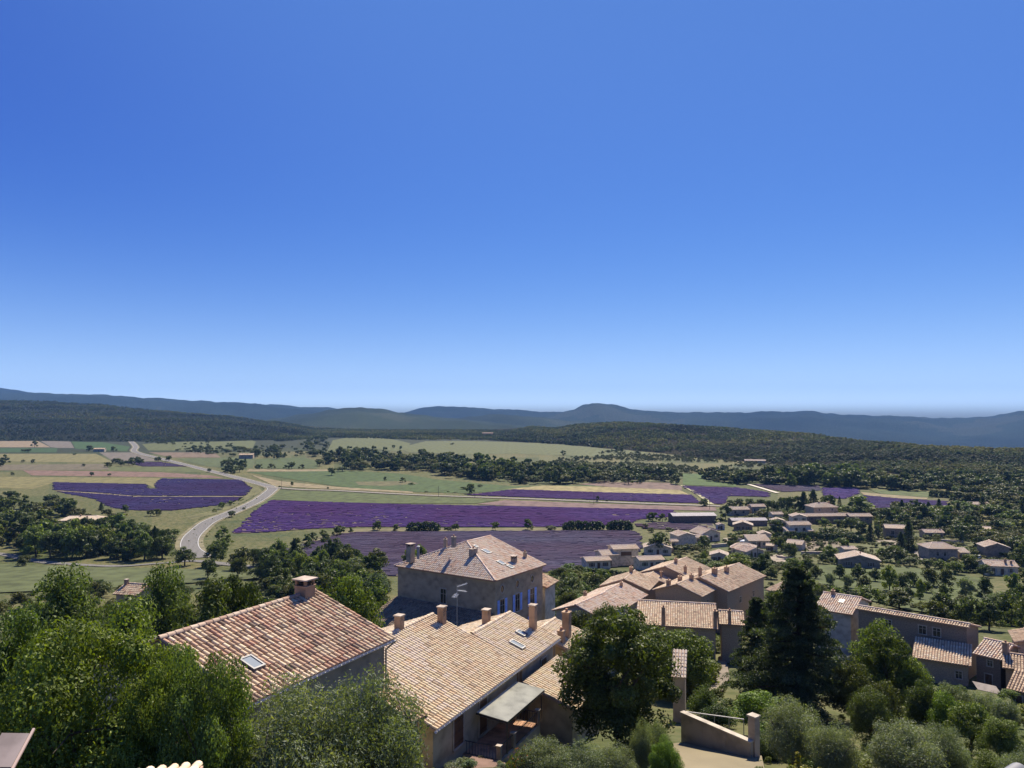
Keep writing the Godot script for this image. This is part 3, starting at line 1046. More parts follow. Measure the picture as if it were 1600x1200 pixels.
func window(root: Node3D, k: Array, L: float, D: float, ov: float, hw: float) -> void:
	var bx := Vector3.RIGHT
	var bz := Vector3.BACK
	var o := Vector3.ZERO
	match k[0]:
		"F": o = Vector3(k[1], 0, -ov)
		"R": o = Vector3(L - ov, 0, -k[1]); bx = Vector3.FORWARD; bz = Vector3.RIGHT
		"L": o = Vector3(ov, 0, -(D - k[1])); bx = Vector3.BACK; bz = Vector3.LEFT
	var b := Basis(bx, Vector3.UP, bz)
	var w: float = k[3]
	var h: float = k[4]
	var c: Vector3 = o + Vector3(0, hw - k[2] - h * 0.5, 0)
	var st: int = k[5]
	var trim := lin(0.46, 0.40, 0.32)
	var mb := MB.new()
	if st == 9:      # round attic opening with a stone ring
		var n := 16
		for i in n:
			var a0 := TAU * i / n
			var a1 := TAU * (i + 1) / n
			var d0 := bx * cos(a0) * w * 0.5 + Vector3.UP * sin(a0) * h * 0.5
			var d1 := bx * cos(a1) * w * 0.5 + Vector3.UP * sin(a1) * h * 0.5
			mb.quad(c + d0 + bz * 0.07, c + d1 + bz * 0.07, c + d1 * 1.32 + bz * 0.07, c + d0 * 1.32 + bz * 0.07, trim)
			mb.quad(c + d0 * 1.32 + bz * 0.07, c + d1 * 1.32 + bz * 0.07, c + d1 * 1.32 - bz * 0.01, c + d0 * 1.32 - bz * 0.01, trim)
			mb.quad(c + d0 + bz * 0.07, c + d1 + bz * 0.07, c + d1 + bz * 0.01, c + d0 + bz * 0.01, trim)
		var ow := part(root, "round_window", mb, M.stucco)
		var pm := MB.new()
		for i in n:
			var a0 := TAU * i / n
			var a1 := TAU * (i + 1) / n
			pm.tri(c + bz * 0.012, c + bx * cos(a0) * w * 0.5 + Vector3.UP * sin(a0) * h * 0.5 + bz * 0.012, c + bx * cos(a1) * w * 0.5 + Vector3.UP * sin(a1) * h * 0.5 + bz * 0.012, lin(0.03, 0.028, 0.026))
		part(ow, "pane", pm, M.glass)
		return
	# frame, sill, panes; shutters open to both sides
	for s in [-1, 1]:
		mb.box(c + bx * s * (w * 0.5 + 0.06) + bz * 0.03, Vector3(0.12, h, 0.09), trim, b)
		mb.box(c + Vector3.UP * s * (h * 0.5 + 0.06) + bz * (0.032 if s > 0 else 0.06), Vector3(w + 0.3, 0.12, 0.09 if s > 0 else 0.16), trim, b)
	var wn := part(root, "window" if st != 5 else "shuttered_door", mb, M.stucco)
	var gm := MB.new()
	if st == 5 or st == 6:       # closed wooden shutters
		for s in [-1, 1]:
			gm.box(c + bx * s * w * 0.25 + bz * 0.045, Vector3(w * 0.5 - 0.02, h - 0.01, 0.05), SHUTTER[1], b)
			for j in 3:
				gm.box(c + bx * s * w * 0.25 + bz * 0.08 + Vector3.UP * h * 0.36 * (j - 1), Vector3(w * 0.46, 0.09, 0.025), SHUTTER[1] * 0.8, b)
		part(wn, "shutter", gm, M.paint)
		return
	gm.box(c + bz * 0.008, Vector3(w, h, 0.02), lin(0.022, 0.022, 0.025), b)
	part(wn, "pane", gm, M.glass)
	var fm := MB.new()
	fm.box(c + bz * 0.03, Vector3(0.06, h, 0.035), trim * 0.8, b)
	fm.box(c + bz * 0.033 + Vector3.UP * h * 0.16, Vector3(w, 0.05, 0.035), trim * 0.8, b)
	part(wn, "frame", fm, M.paint)
	if st < 5:
		for s in [-1, 1]:
			var sm := MB.new()
			var sc: Vector3 = c + bx * s * (w * 0.78 + 0.13) + bz * 0.07
			sm.box(sc, Vector3(w * 0.52, h, 0.045), SHUTTER[st], b)
			for j in 3:
				sm.box(sc + bz * 0.03 + Vector3.UP * h * 0.36 * (j - 1), Vector3(w * 0.46, 0.1, 0.02), SHUTTER[st] * 0.85, b)
			part(root, "shutter", sm, M.paint)

# a small house given by the image point at the middle of its front's foot
func cottage(u: float, v: float, w: float, d: float, h: float, yaw: float, label: String, more := {}) -> Node3D:
	var g := on_ground(u, v)
	var t := deg_to_rad(yaw)
	var x := Vector3(cos(t), 0, -sin(t))
	var o := {"p0": Vector3(g.x, g.y + h, g.z) - x * w * 0.5, "p1": Vector3(g.x, g.y + h, g.z) + x * w * 0.5, "d": d, "label": label, "mix": "new", "ts": 0.42, "tl": 0.6, "pitch": 0.3}
	o.merge(more, true)
	if not o.has("windows") and not o.has("plain") and h > 2.3:      # every lived-in house has a door and shuttered windows
		var side := "L" if o.get("gable", false) else "F"
		var style := 1 + int(absf(u * 7.0 + v * 3.0)) % 3
		var list := [[side, w * 0.24, 0.75, 0.85, 1.15, style], [side, w * 0.5, maxf(h - 2.05 - 0.3, 0.5), 0.95, 2.0, 5]]
		if w > 7.0:
			list.append([side, w * 0.76, 0.75, 0.85, 1.15, style])
		o["windows"] = list
	return house(o)

# ------------------------------------------------------------------ the place
func _ready() -> void:
	rng.seed = 20
	ground_noise.seed = 7
	ground_noise.frequency = 0.02
	ground_noise.fractal_octaves = 3
	tone_noise.seed = 11
	tone_noise.frequency = 0.012
	tone_noise.fractal_octaves = 4
	# camera
	var cam := Camera3D.new()
	cam.name = "camera"
	cam.fov = 53.13
	cam.far = 40000.0
	cam.near = 0.1
	add_child(cam)
	cam.position = AT
	cam.rotation.x = PITCH
	cam.current = true
	# sky, exposure, haze
	var env := Environment.new()
	env.background_mode = Environment.BG_SKY
	var sky := Sky.new()
	var sm := PanoramaSkyMaterial.new()
	sm.panorama = clear_sky()
	sky.sky_material = sm
	env.sky = sky
	env.background_energy_multiplier = 1.0
	env.tonemap_mode = Environment.TONE_MAPPER_LINEAR
	env.tonemap_exposure = 2.0
	env.ambient_light_source = Environment.AMBIENT_SOURCE_SKY
	env.fog_enabled = true
	env.fog_density = 0.000052
	env.fog_light_color = Color(0.23, 0.49, 1.0).linear_to_srgb()
	env.sdfgi_enabled = true
	env.ssao_enabled = true
	env.ssil_enabled = true
	var we := WorldEnvironment.new()
	we.name = "world_environment"
	we.environment = env
	add_child(we)
	# sun: high, ahead and to the right of the camera
	var sun := DirectionalLight3D.new()
	sun.name = "sun"
	sun.light_energy = 1.6
	sun.light_color = Color(1.0, 0.95, 0.87)
	sun.light_angular_distance = 0.53
	sun.shadow_enabled = true
	add_child(sun)
	var az := deg_to_rad(20.0)
	var el := deg_to_rad(48.0)
	sun.look_at_from_position(Vector3.ZERO, -Vector3(sin(az) * cos(el), sin(el), -cos(az) * cos(el)))
	materials()
	terrain()
	hills()
	fields()
	roads()
	near_houses()
	village()
	far_buildings()
	near_trees()
	village_trees()
	valley_trees()
	thickets()
	garden_things()
	small_things()

# cloudless sky: deep blue away from the sun, paler towards it and towards the horizon
func clear_sky() -> ImageTexture:
	var w := 512
	var h := 256
	var im := Image.create_empty(w, h, false, Image.FORMAT_RGBF)
	var az := deg_to_rad(20.0)
	var el := deg_to_rad(48.0)
	var to_sun := Vector3(sin(az) * cos(el), sin(el), -cos(az) * cos(el))
	for j in h:
		var up := PI * (0.5 - (j + 0.5) / h)
		for i in w:
			var a := TAU * (i + 0.5) / w
			var d := Vector3(sin(a) * cos(up), sin(up), -cos(a) * cos(up))
			var away := smoothstep(0.2, 1.0, acos(clampf(d.dot(to_sun), -1, 1)) / deg_to_rad(60.0))
			var zenith := Vector3(0.049, 0.118, 0.332).lerp(Vector3(0.022, 0.060, 0.25), away * away)
			var y := maxf(d.y, 0.0)
			var hor := Vector3(0.405, 0.52, 0.66) * (1.0 - 0.12 * away * away)
			var k := Vector3(lerpf(zenith.x, hor.x, pow(1.0 - y, 12.0)), lerpf(zenith.y, hor.y, pow(1.0 - y, 8.8)), lerpf(zenith.z, hor.z, pow(1.0 - y, 5.0)))
			if d.y < 0.0:
				k = hor.lerp(Vector3(0.09, 0.085, 0.06), smoothstep(0.0, 0.25, -d.y))
			im.set_pixel(i, j, Color(k.x, k.y, k.z))
	return ImageTexture.create_from_image(im)

func terrain() -> void:
	var mb := MB.new()
	mb.smooth = true
	var radii := [0.0, 3.0]
	while radii[-1] < 6900.0:
		var r: float = radii[-1]
		radii.append(r + maxf(1.6, r * (0.022 if r < 460 else 0.09)))
	var n := 220
	var span := deg_to_rad(110.0)
	var grass := lin(0.070, 0.084, 0.04)
	var dry := lin(0.15, 0.135, 0.078)
	var woodland := lin(0.032, 0.042, 0.024)
	var P := func(r: float, a: float) -> Vector3: return Vector3(sin(a) * r, gh(sin(a) * r, -cos(a) * r), -cos(a) * r)
	var N := func(p: Vector3) -> Vector3: return Vector3(gh(p.x - 1.5, p.z) - gh(p.x + 1.5, p.z), 3.0, gh(p.x, p.z - 1.5) - gh(p.x, p.z + 1.5)).normalized()
	var prev := []
	for i in radii.size():
		var row := []
		for j in n + 1:
			var p: Vector3 = P.call(radii[i], lerpf(-span, span, float(j) / n))
			row.append([p, N.call(p)])
		if i > 0:
			for j in n:
				var p: Vector3 = row[j][0]
				var t := clampf(0.5 + 1.1 * tone_noise.get_noise_2d(p.x * 1.4, p.z * 1.4), 0, 1)
				mb.quad_n(prev[j][0], row[j][0], row[j + 1][0], prev[j + 1][0], prev[j][1], row[j][1], row[j + 1][1], prev[j + 1][1], grass.lerp(dry, t * 0.8).lerp(woodland, smoothstep(1150.0, 1350.0, radii[i] + (220.0 if p.x > 300.0 else 0.0))))
		prev = row
	setting("ground", "dry grassy slope below the village running out onto the flat valley floor", mb, M.ground)

const RIDGE := [[430, 690, 678, 2300], [520, 684, 675, 2400], [600, 686, 676, 2300], [680, 688, 676, 2300], [760, 688, 677, 2300], [800, 690, 674, 2200], [832, 692, 669, 2100], [868, 694, 671, 2100], [905, 697, 665, 2000], [960, 702, 662, 1900], [1010, 706, 664, 1800], [1100, 716, 669, 1700], [1180, 722, 675, 1600], [1250, 730, 681, 1500], [1350, 738, 694, 1150], [1450, 742, 702, 1000], [1600, 745, 707, 950], [1800, 748, 706, 950], [2200, 748, 706, 950]]
const LEFT_HILL := [[-700, 690, 618, 2800], [-200, 690, 622, 2800], [0, 689, 627, 2800], [70, 689, 629, 2800], [150, 690, 634, 2750], [250, 690, 643, 2700], [330, 690, 650, 2650], [420, 688, 660, 2600], [500, 684, 671, 2500], [570, 682, 680, 2400]]

func hills() -> void:
	var wood := lin(0.075, 0.095, 0.05)
	var far := lin(0.055, 0.075, 0.05)
	hill("hill", "wooded ridge rising on the right behind the valley fields", RIDGE, M.forest_hill, lin(0.075, 0.07, 0.042), 6.0, 0.0, 240, 30)
	hill("hill", "dark wooded slope on the left behind the valley fields", LEFT_HILL, M.forest_hill, lin(0.05, 0.056, 0.03), 14.0, 0.0, 200, 30)
	hill("hill", "round wooded hill in the middle distance left of centre", [[340, 0, 664, 4300], [430, 0, 656, 4300], [480, 0, 648, 4300], [520, 0, 641, 4300], [555, 0, 637, 4300], [600, 0, 640, 4300], [640, 0, 646, 4300], [700, 0, 653, 4300], [780, 0, 662, 4300], [860, 0, 672, 4300]], M.forest_hill, wood, 40.0, 2700.0, 150, 26, -60.0)
	hill("hill", "low wooded hill behind the valley, below the flat-topped mountain", [[640, 0, 668, 5000], [700, 0, 656, 5000], [745, 0, 650, 5000], [787, 0, 648, 5000], [830, 0, 651, 5000], [900, 0, 658, 5000], [980, 0, 668, 5000]], M.far_hill, wood, 40.0, 3800.0, 150, 26, -130.0)
	hill("mountain", "long blue ridge falling from the left edge to the centre", [[-350, 0, 611, 6200], [0, 0, 614, 6200], [150, 0, 616, 6200], [230, 0, 621, 6200], [300, 0, 626, 6200], [400, 0, 631, 6200], [440, 0, 638, 6200], [520, 0, 643, 6200], [600, 0, 652, 6200], [700, 0, 662, 6200]], M.far_hill, far, 45.0, 4300.0, 150, 26, -110.0)
	hill("mountain", "flat-topped blue mountain with a steep left end, centre", [[540, 0, 652, 6700], [620, 0, 647, 6700], [645, 0, 641, 6700], [665, 0, 636, 6700], [685, 0, 634, 6700], [720, 0, 636, 6700], [800, 0, 640, 6700], [860, 0, 643, 6700], [960, 0, 649, 6700]], M.far_hill, far, 40.0, 5400.0, 150, 26, -160.0)
	hill("mountain", "blue peak with a long even ridge to the right edge", [[700, 0, 662, 6300], [780, 0, 655, 6300], [860, 0, 647, 6300], [893, 0, 641, 6300], [915, 0, 633, 6300], [931, 0, 630, 6300], [950, 0, 632, 6300], [985, 0, 639, 6300], [1010, 0, 642, 6300], [1070, 0, 645, 6300], [1180, 0, 644, 6300], [1265, 0, 643, 6300], [1300, 0, 647, 6300], [1400, 0, 651, 6300], [1500, 0, 654, 6300], [1550, 0, 651, 6300], [1600, 0, 642, 6300], [1700, 0, 630, 6300], [1950, 0, 620, 6300]], M.far_hill, far, 50.0, 4300.0, 260, 40, -175.0)
	hill("mountain", "faint pale mountain range far behind the left ridge", [[330, 0, 650, 6900], [390, 0, 636, 6900], [425, 0, 631, 6900], [460, 0, 634, 6900], [500, 0, 636, 6900], [540, 0, 641, 6900], [640, 0, 652, 6900]], M.far_hill, far, 40.0, 5900.0, 60, 10)
	hill("mountain", "far blue mountain shoulder at the left edge of the skyline", [[-300, 0, 592, 6900], [-100, 0, 599, 6900], [0, 0, 605, 6900], [20, 0, 607, 6900], [48, 0, 613, 6900], [90, 0, 622, 6900], [160, 0, 640, 6900]], M.far_hill, far, 40.0, 5700.0, 60, 10)
	# woods on the two near hills
	var crowns := []
	for k in 4:
		crowns.append(crown_mesh("broad", "tiny" if k < 2 else "veryfar", 300 + k, M.leaf0))
	for job in [[RIDGE, 30000, 0.0, "forest", "oak wood covering the ridge on the right", 6.0], [LEFT_HILL, 17000, 0.0, "forest", "dense wood covering the slope on the left", 14.0]]:
		var cols: Array = job[0]
		var sets := [[], [], [], []]
		var tints := [[], [], [], []]
		var made := 0
		while made < job[1]:
			var u := rng.randf_range(cols[0][0], minf(cols[-1][0], 1950.0))
			if u < -450.0: continue
			var t := rng.randf_range(0.0, 1.12)
			var p := hill_point(cols, u, t, job[5], 0.0)
			if rng.randf() > -p.z / 2900.0 + 0.12: continue
			made += 1
			var gap := tone_noise.get_noise_2d(p.x * 0.6, p.z * 0.6)
			if gap > 0.24 and rng.randf() < 0.8: continue
			var cliff := u > 1390 and t > 0.25 and t < 0.9
			if cliff and rng.randf() < 0.45: continue
			var h := rng.randf_range(4.0, 8.5) * (0.75 if gap > 0.12 else 1.0)
			var w := h * rng.randf_range(0.85, 1.35)
			var k := (rng.randi() % 2) + (2 if -p.z < 1250 else 0)
			sets[k].append(Transform3D(Basis(Vector3.UP, rng.randf() * TAU).scaled_local(Vector3(w / 7, h / 8, w / 7)), p - Vector3(0, h * 0.12, 0)))
			var patch := tone_noise.get_noise_2d(p.x * 0.25 + 300.0, p.z * 0.25)
			var b := rng.randf_range(0.75, 1.35) * (1.0 + gap * 0.5) * (1.0 + patch * 1.1)
			tints[k].append(Color(b * rng.randf_range(0.85, 1.2) * (1.0 + maxf(patch, 0.0) * 0.6), b * 0.97, b * rng.randf_range(0.85, 1.1)))
		for k in 4:
			if sets[k].size():
				scatter(job[3], job[4] + ["", ", lighter crowns", ", nearer edge", ", nearer edge in between"][k], crowns[k], sets[k], tints[k])
	# scrub between the meadows and the ridge
	var zone := PackedVector2Array([Vector2(830, 738), Vector2(880, 716), Vector2(960, 704), Vector2(1050, 712), Vector2(1160, 722), Vector2(1330, 742), Vector2(1330, 752), Vector2(1180, 746), Vector2(1120, 744), Vector2(1040, 738), Vector2(940, 742)])
	var w2 := []
	var t2 := []
	while w2.size() < 1500:
		var q := Vector2(rng.randf_range(830, 1330), rng.randf_range(704, 752))
		if not Geometry2D.is_point_in_polygon(q, zone): continue
		var g := on_ground(q.x, q.y)
		if tone_noise.get_noise_2d(g.x * 0.5, g.z * 0.5) > 0.16: continue
		var h := rng.randf_range(1.8, 6.0)
		w2.append(Transform3D(Basis(Vector3.UP, rng.randf() * TAU).scaled_local(Vector3(h / 6, h / 8, h / 6)), g - Vector3(0, h * 0.15, 0)))
		var b := rng.randf_range(0.65, 1.2)
		t2.append(Color(b, b * 0.95, b))
	scatter("scrub", "bushes and small oaks dotted over the rough ground below the ridge", crowns[2], w2, t2)

func fields() -> void:
	var green := lin(0.135, 0.19, 0.065)
	var meadow := lin(0.20, 0.225, 0.085)
	var hay := lin(0.34, 0.31, 0.13)
	var straw := lin(0.46, 0.38, 0.22)
	var earth := lin(0.32, 0.215, 0.16)
	var grey_soil := lin(0.30, 0.26, 0.215)
	# left part of the valley
	field("field", "beige ploughed strip below the wooded slope at the left edge", [-120, 689, 0, 689, 57, 688, 79, 699, -120, 699], lin(0.46, 0.36, 0.23))
	field("field", "dark green strip of crop at the left edge", [-120, 700, 90, 700, 88, 707, -120, 707], lin(0.085, 0.15, 0.055))
	field("field", "dark green crop beside the bend where the road vanishes", [112, 690, 160, 691, 203, 698, 198, 705, 118, 701], lin(0.09, 0.165, 0.055))
	field("field", "scrubby grey field between the beige strip and the dark crop", [62, 688, 110, 690, 116, 700, 92, 700, 80, 699], grey_soil)
	field("field", "yellow-green mown meadow at the left edge, upper one", [-150, 709, 150, 709, 178, 723, 0, 721, -150, 721], hay)
	field("field", "grey-brown fallow patch left of the road", [155, 707, 207, 707, 250, 720, 181, 723], grey_soil)
	field("field", "green strip between two brown strips left of the road", [150, 729, 295, 730, 328, 738, 172, 736], meadow)
	field("field", "grey-brown stubble field at the left", [-150, 727, 24, 726, 162, 725, 172, 734, 28, 735, -150, 737], lin(0.27, 0.235, 0.15))
	field("field", "long pinkish ploughed strip left of the road", [36, 735, 150, 736, 250, 738, 330, 743, 352, 747, 200, 745, 50, 743], lin(0.36, 0.235, 0.18))
	field("field", "yellow-green meadow bordering the left lavender", [-160, 744, 0, 745, 250, 747, 240, 762, 227, 756, 85, 754, 52, 764, -160, 760], hay)
	field("field", "grassy strip between the left lavender and the road", [345, 748, 400, 756, 410, 768, 388, 780, 350, 800, 300, 812, 290, 808, 345, 795, 380, 778, 392, 765], lin(0.27, 0.26, 0.12))
	lavender("deep purple lavender field left of the road, far half", [85, 754, 227, 757, 231, 764, 246, 764, 243, 756, 253, 748, 375, 750, 392, 763, 383, 775, 215, 775, 150, 770, 86, 766], lin(0.20, 0.15, 0.14), lin(0.045, 0.033, 0.088), 0.05, 1.9)
	lavender("deep purple lavender field left of the road, near half", [88, 768, 150, 772, 215, 777, 378, 777, 370, 783, 338, 790, 270, 798, 218, 798, 175, 794, 150, 780, 112, 773], lin(0.20, 0.15, 0.14), lin(0.043, 0.031, 0.085), 0.02, 1.9)
	field("path", "pale track dividing the left lavender field", [85, 766.3, 150, 770.3, 215, 775.6, 383, 775.8, 378, 776.7, 215, 776.6, 150, 771.4, 88, 767.4], straw)
	lavender("small purple strip left of the far road", [190, 722, 250, 722, 293, 729, 224, 729], lin(0.2, 0.15, 0.14), lin(0.062, 0.045, 0.085), 0.3, 2.4)
	# between the two roads and beyond
	field("field", "pale green meadow right of the far road bend", [222, 694, 300, 689, 380, 684, 400, 690, 395, 700, 330, 704, 232, 704], meadow)
	field("field", "brown field strip right of the far road", [232, 707, 335, 707, 345, 715, 268, 715], lin(0.33, 0.245, 0.175))
	lavender("far thin lavender strip below the left wooded slope", [255, 682, 390, 682, 400, 686, 330, 688, 262, 686], lin(0.2, 0.15, 0.15), lin(0.07, 0.055, 0.09), 0.0, 3.5)
	field("field", "green meadow right of the far road, nearer one", [275, 717, 400, 715, 395, 731, 360, 733, 320, 728], lin(0.17, 0.205, 0.085))
	field("field", "pale meadow on the slope, upper left of centre", [395, 682, 450, 679, 485, 681, 480, 688, 437, 690, 396, 692], meadow)
	field("field", "green slope under the wood, left one of two", [512, 704, 520, 688, 565, 679.5, 617, 687, 642, 693, 627, 706, 555, 699, 540, 709], lin(0.20, 0.225, 0.085))
	field("field", "wide green slope under the wood, right one of two", [622, 700, 665, 689.5, 725, 689, 800, 691, 900, 694, 962, 696, 1022, 704, 1000, 712, 955, 715, 888, 712, 800, 709, 725, 710, 640, 707], lin(0.21, 0.235, 0.09))
	field("field", "green meadow left of the riverside trees", [400, 717, 475, 715, 500, 722, 495, 732, 400, 732], lin(0.145, 0.195, 0.07))
	field("field", "beige stubble strip above the bright meadow", [390, 733.5, 512, 734, 512, 737, 385, 737], straw)
	field("field", "bright green meadow in front of the riverside trees", [385, 738, 540, 736, 625, 740, 687, 750, 800, 760, 940, 758, 940, 762, 800, 767, 725, 771, 645, 769, 570, 765, 512, 758, 437, 746], lin(0.12, 0.185, 0.06))
	field("field", "dry brown patch in the bright meadow", [555, 753, 640, 752, 655, 756, 600, 760, 560, 758], lin(0.24, 0.22, 0.11))
	field("verge", "straw-coloured verge along the crossing road", [392, 742, 437, 752, 525, 761, 645, 768.5, 645, 771, 525, 765, 430, 760], straw)
	field("field", "mown green field below the crossing road", [428, 766, 525, 768.5, 650, 775.5, 782, 781, 745, 787, 600, 787, 487, 784, 427, 781, 404, 793, 398, 790], lin(0.17, 0.205, 0.075))
	field("field", "pinkish cut lavender field along the crossing road", [745, 788, 790, 782, 925, 787, 1025, 790, 1118, 793, 1120, 799, 1050, 797, 800, 791], lin(0.33, 0.225, 0.205))
	lavender("large violet lavender field in the centre of the valley", [424, 782.5, 487, 784.5, 600, 788, 800, 792, 1052, 797.5, 1050, 808, 1010, 810, 990, 815, 985, 821, 850, 824, 700, 824, 560, 824, 480, 827, 420, 832, 364, 834, 385, 814, 402, 797], lin(0.19, 0.13, 0.13), lin(0.064, 0.033, 0.108), 0.03, 1.75, 0.06, Vector3(on_ground(402, 826).x, on_ground(402, 826).z, 60.0))
	lavender("muted purple lavender field behind the house with blue shutters", [440, 862, 480, 851, 535, 835, 560, 832.5, 700, 831.5, 985, 830, 1000, 836, 998, 862, 920, 886, 890, 896, 760, 900, 560, 900], lin(0.16, 0.13, 0.15), lin(0.062, 0.049, 0.078), -0.06, 1.6, 0.02)
	field("verge", "dry grass strip between the two central lavender fields", [545, 827, 700, 826, 985, 825, 985, 829.5, 700, 830.5, 560, 831.5, 480, 849, 470, 848], lin(0.30, 0.27, 0.14))
	lavender("violet lavender band beyond the crossing road", [730, 774, 765, 770, 800, 765.5, 925, 769.5, 1078, 774, 1097, 787, 1000, 784, 800, 776.5], lin(0.19, 0.14, 0.14), lin(0.06, 0.034, 0.1), 0.04, 1.9)
	field("field", "pale yellow stubble stripe above the violet band", [790, 765, 850, 759, 940, 761, 1062, 766, 1077, 773.5, 975, 771, 800, 764.8], lin(0.52, 0.44, 0.21))
	field("field", "pinkish brown field above the yellow stubble", [905, 757, 950, 752, 1045, 755, 1065, 760, 1066, 766, 960, 762], lin(0.32, 0.22, 0.19))
	field("field", "pale green strip under the tree belt, centre right", [940, 754, 985, 750, 1045, 750, 1045, 754], lin(0.26, 0.265, 0.13))
	field("field", "bright green field right of the centre", [1067, 740, 1102, 741, 1100, 750, 1150, 755, 1150, 761, 1067, 758], lin(0.13, 0.21, 0.06))
	lavender("violet lavender wedge right of the yellow stubble", [1066, 760, 1150, 762.5, 1200, 769.5, 1201, 777, 1138, 775, 1131, 788, 1116, 788], lin(0.19, 0.14, 0.14), lin(0.06, 0.037, 0.102), 0.12, 1.9)
	lavender("greyish lavender strip under the ridge on the right", [1178, 757, 1280, 760, 1282, 767, 1225, 769, 1204, 765], lin(0.2, 0.16, 0.18), lin(0.085, 0.07, 0.095), 0.1, 2.2)
	road("path", "white farm track between the lavender fields on the right", [1168, 757, 1185, 762, 1215, 771], 3.2, lin(0.62, 0.56, 0.46), false, 0.5)
	lavender("bright violet lavender patch right of the big cedar", [1284, 763, 1340, 762.5, 1343, 771, 1320, 780, 1290, 778], lin(0.19, 0.14, 0.16), lin(0.07, 0.044, 0.125), 0.1, 2.0)
	field("field", "green field under the ridge on the right", [1358, 765.5, 1420, 767, 1490, 772, 1488, 776, 1450, 778, 1375, 772], lin(0.16, 0.21, 0.075))
	field("verge", "beige edge of the green field on the right", [1344, 769, 1375, 772.3, 1450, 778.3, 1448, 781, 1400, 779, 1350, 774], straw)
	lavender("violet lavender patch below the green field on the right", [1350, 775, 1400, 779.5, 1478, 784, 1480, 791, 1425, 789, 1375, 797, 1364, 790], lin(0.19, 0.14, 0.16), lin(0.058, 0.041, 0.098), 0.1, 2.0)
	lavender("narrow weedy lavender plot beside the grey barn", [992, 820, 1045, 817, 1115, 819, 1121, 830, 1010, 827], lin(0.27, 0.25, 0.17), lin(0.075, 0.055, 0.08), 0.05, 1.9, 0.3)
	# village lawns and yards
	field("lawn", "green lawn with orchard trees behind the long stone house", [1270, 885, 1400, 885, 1470, 893, 1540, 905, 1565, 945, 1500, 965, 1420, 955, 1300, 930, 1255, 905], lin(0.155, 0.19, 0.07))
	field("lawn", "small lawn below the low row of beige houses", [908, 897, 958, 897, 965, 908, 925, 913, 905, 910], lin(0.16, 0.2, 0.07))
	field("lawn", "grassy meadow behind the left trees", [-60, 880, 40, 884, 200, 888, 330, 892, 420, 892, 405, 905, 300, 912, 60, 925, -60, 930], lin(0.185, 0.215, 0.09))
	field("yard", "pale gravel yard beside the two-storey house on the right", [1425, 862, 1450, 857, 1456, 866, 1452, 876, 1436, 876], lin(0.46, 0.4, 0.34))
	field("yard", "pale gravel drive in front of the stone house on the right", [1368, 846, 1405, 844, 1412, 850, 1385, 854], lin(0.5, 0.43, 0.33))
	field("lawn", "sloping lawn above the gable house on the right", [1345, 848, 1372, 848, 1388, 858, 1372, 868, 1345, 862], lin(0.22, 0.24, 0.1))
	field("yard", "beige gardens among the houses behind the conifer", [1250, 848, 1310, 846, 1312, 856, 1265, 862], lin(0.42, 0.35, 0.25))
	field("yard", "pale gravel yard among the garden trees of the new quarter", [1203, 870, 1222, 866, 1230, 880, 1212, 888], lin(0.62, 0.53, 0.42))
	field("lane", "pale lane between the new houses and the long hedge", [1130, 842, 1170, 838, 1215, 845, 1214, 849, 1170, 843, 1132, 847], lin(0.55, 0.48, 0.38))
	field("path", "pale footpath climbing behind the dark maple", [1120, 1062, 1122, 1030, 1133, 1028, 1140, 1062, 1128, 1085, 1105, 1085], lin(0.44, 0.37, 0.29))
	field("yard", "dry gravel below the concrete garden wall", [1040, 1172, 1100, 1165, 1190, 1190, 1200, 1230, 1060, 1230], lin(0.42, 0.36, 0.24))

func roads() -> void:
	var tar := lin(0.17, 0.162, 0.15)
	road("road", "country road curving from the far valley down towards the village", [205, 690, 212, 698, 211, 706, 252, 717, 300, 729, 352, 742, 398, 754, 424, 762, 420, 770, 398, 785, 362, 801, 330, 814, 312, 827, 298, 842, 298, 858, 318, 872], 8.0, tar, true, 0.30)
	road("road", "straight crossing road running right from the junction", [414, 761, 470, 765.5, 525, 767.2, 650, 773.8, 800, 779.2, 925, 784, 1000, 787, 1125, 791.5], 5.4, lin(0.25, 0.225, 0.19), false, 0.42)
	road("road", "lower lane passing behind the trees on the left", [-90, 858, 0, 866, 40, 874, 100, 881, 190, 885, 260, 880, 300, 877, 345, 881, 420, 888, 470, 885], 4.6, tar, false, 0.2)
	road("path", "short paved lane on the meadow right of the feathery trees", [350, 902, 390, 902, 420, 898], 3.0, tar, false, 0.15)
	road("path", "dirt track along the hedge left of the muted lavender", [445, 866, 480, 852, 520, 838, 548, 829], 3.0, lin(0.38, 0.32, 0.22), false, 0.2)
	road("path", "grassy track up the meadow beside the bright lavender wedge", [1066, 759, 1090, 772, 1112, 789], 3.5, lin(0.38, 0.36, 0.2), false, 0.45)

func bar_rail(o: Node3D, called: String, p: Vector3, q: Vector3, h: float, n: int, k: Color) -> void:
	var mb := MB.new()
	mb.bar(p + Vector3(0, h, 0), q + Vector3(0, h, 0), 0.05, 0.04, k)
	mb.bar(p + Vector3(0, 0.1, 0), q + Vector3(0, 0.1, 0), 0.03, 0.03, k)
	for i in n:
		var t := p.lerp(q, (i + 0.5) / n)
		mb.bar(t + Vector3(0, 0.1, 0), t + Vector3(0, h - 0.02, 0), 0.024, 0.024, k)
	part(o, called, mb, M.metal)

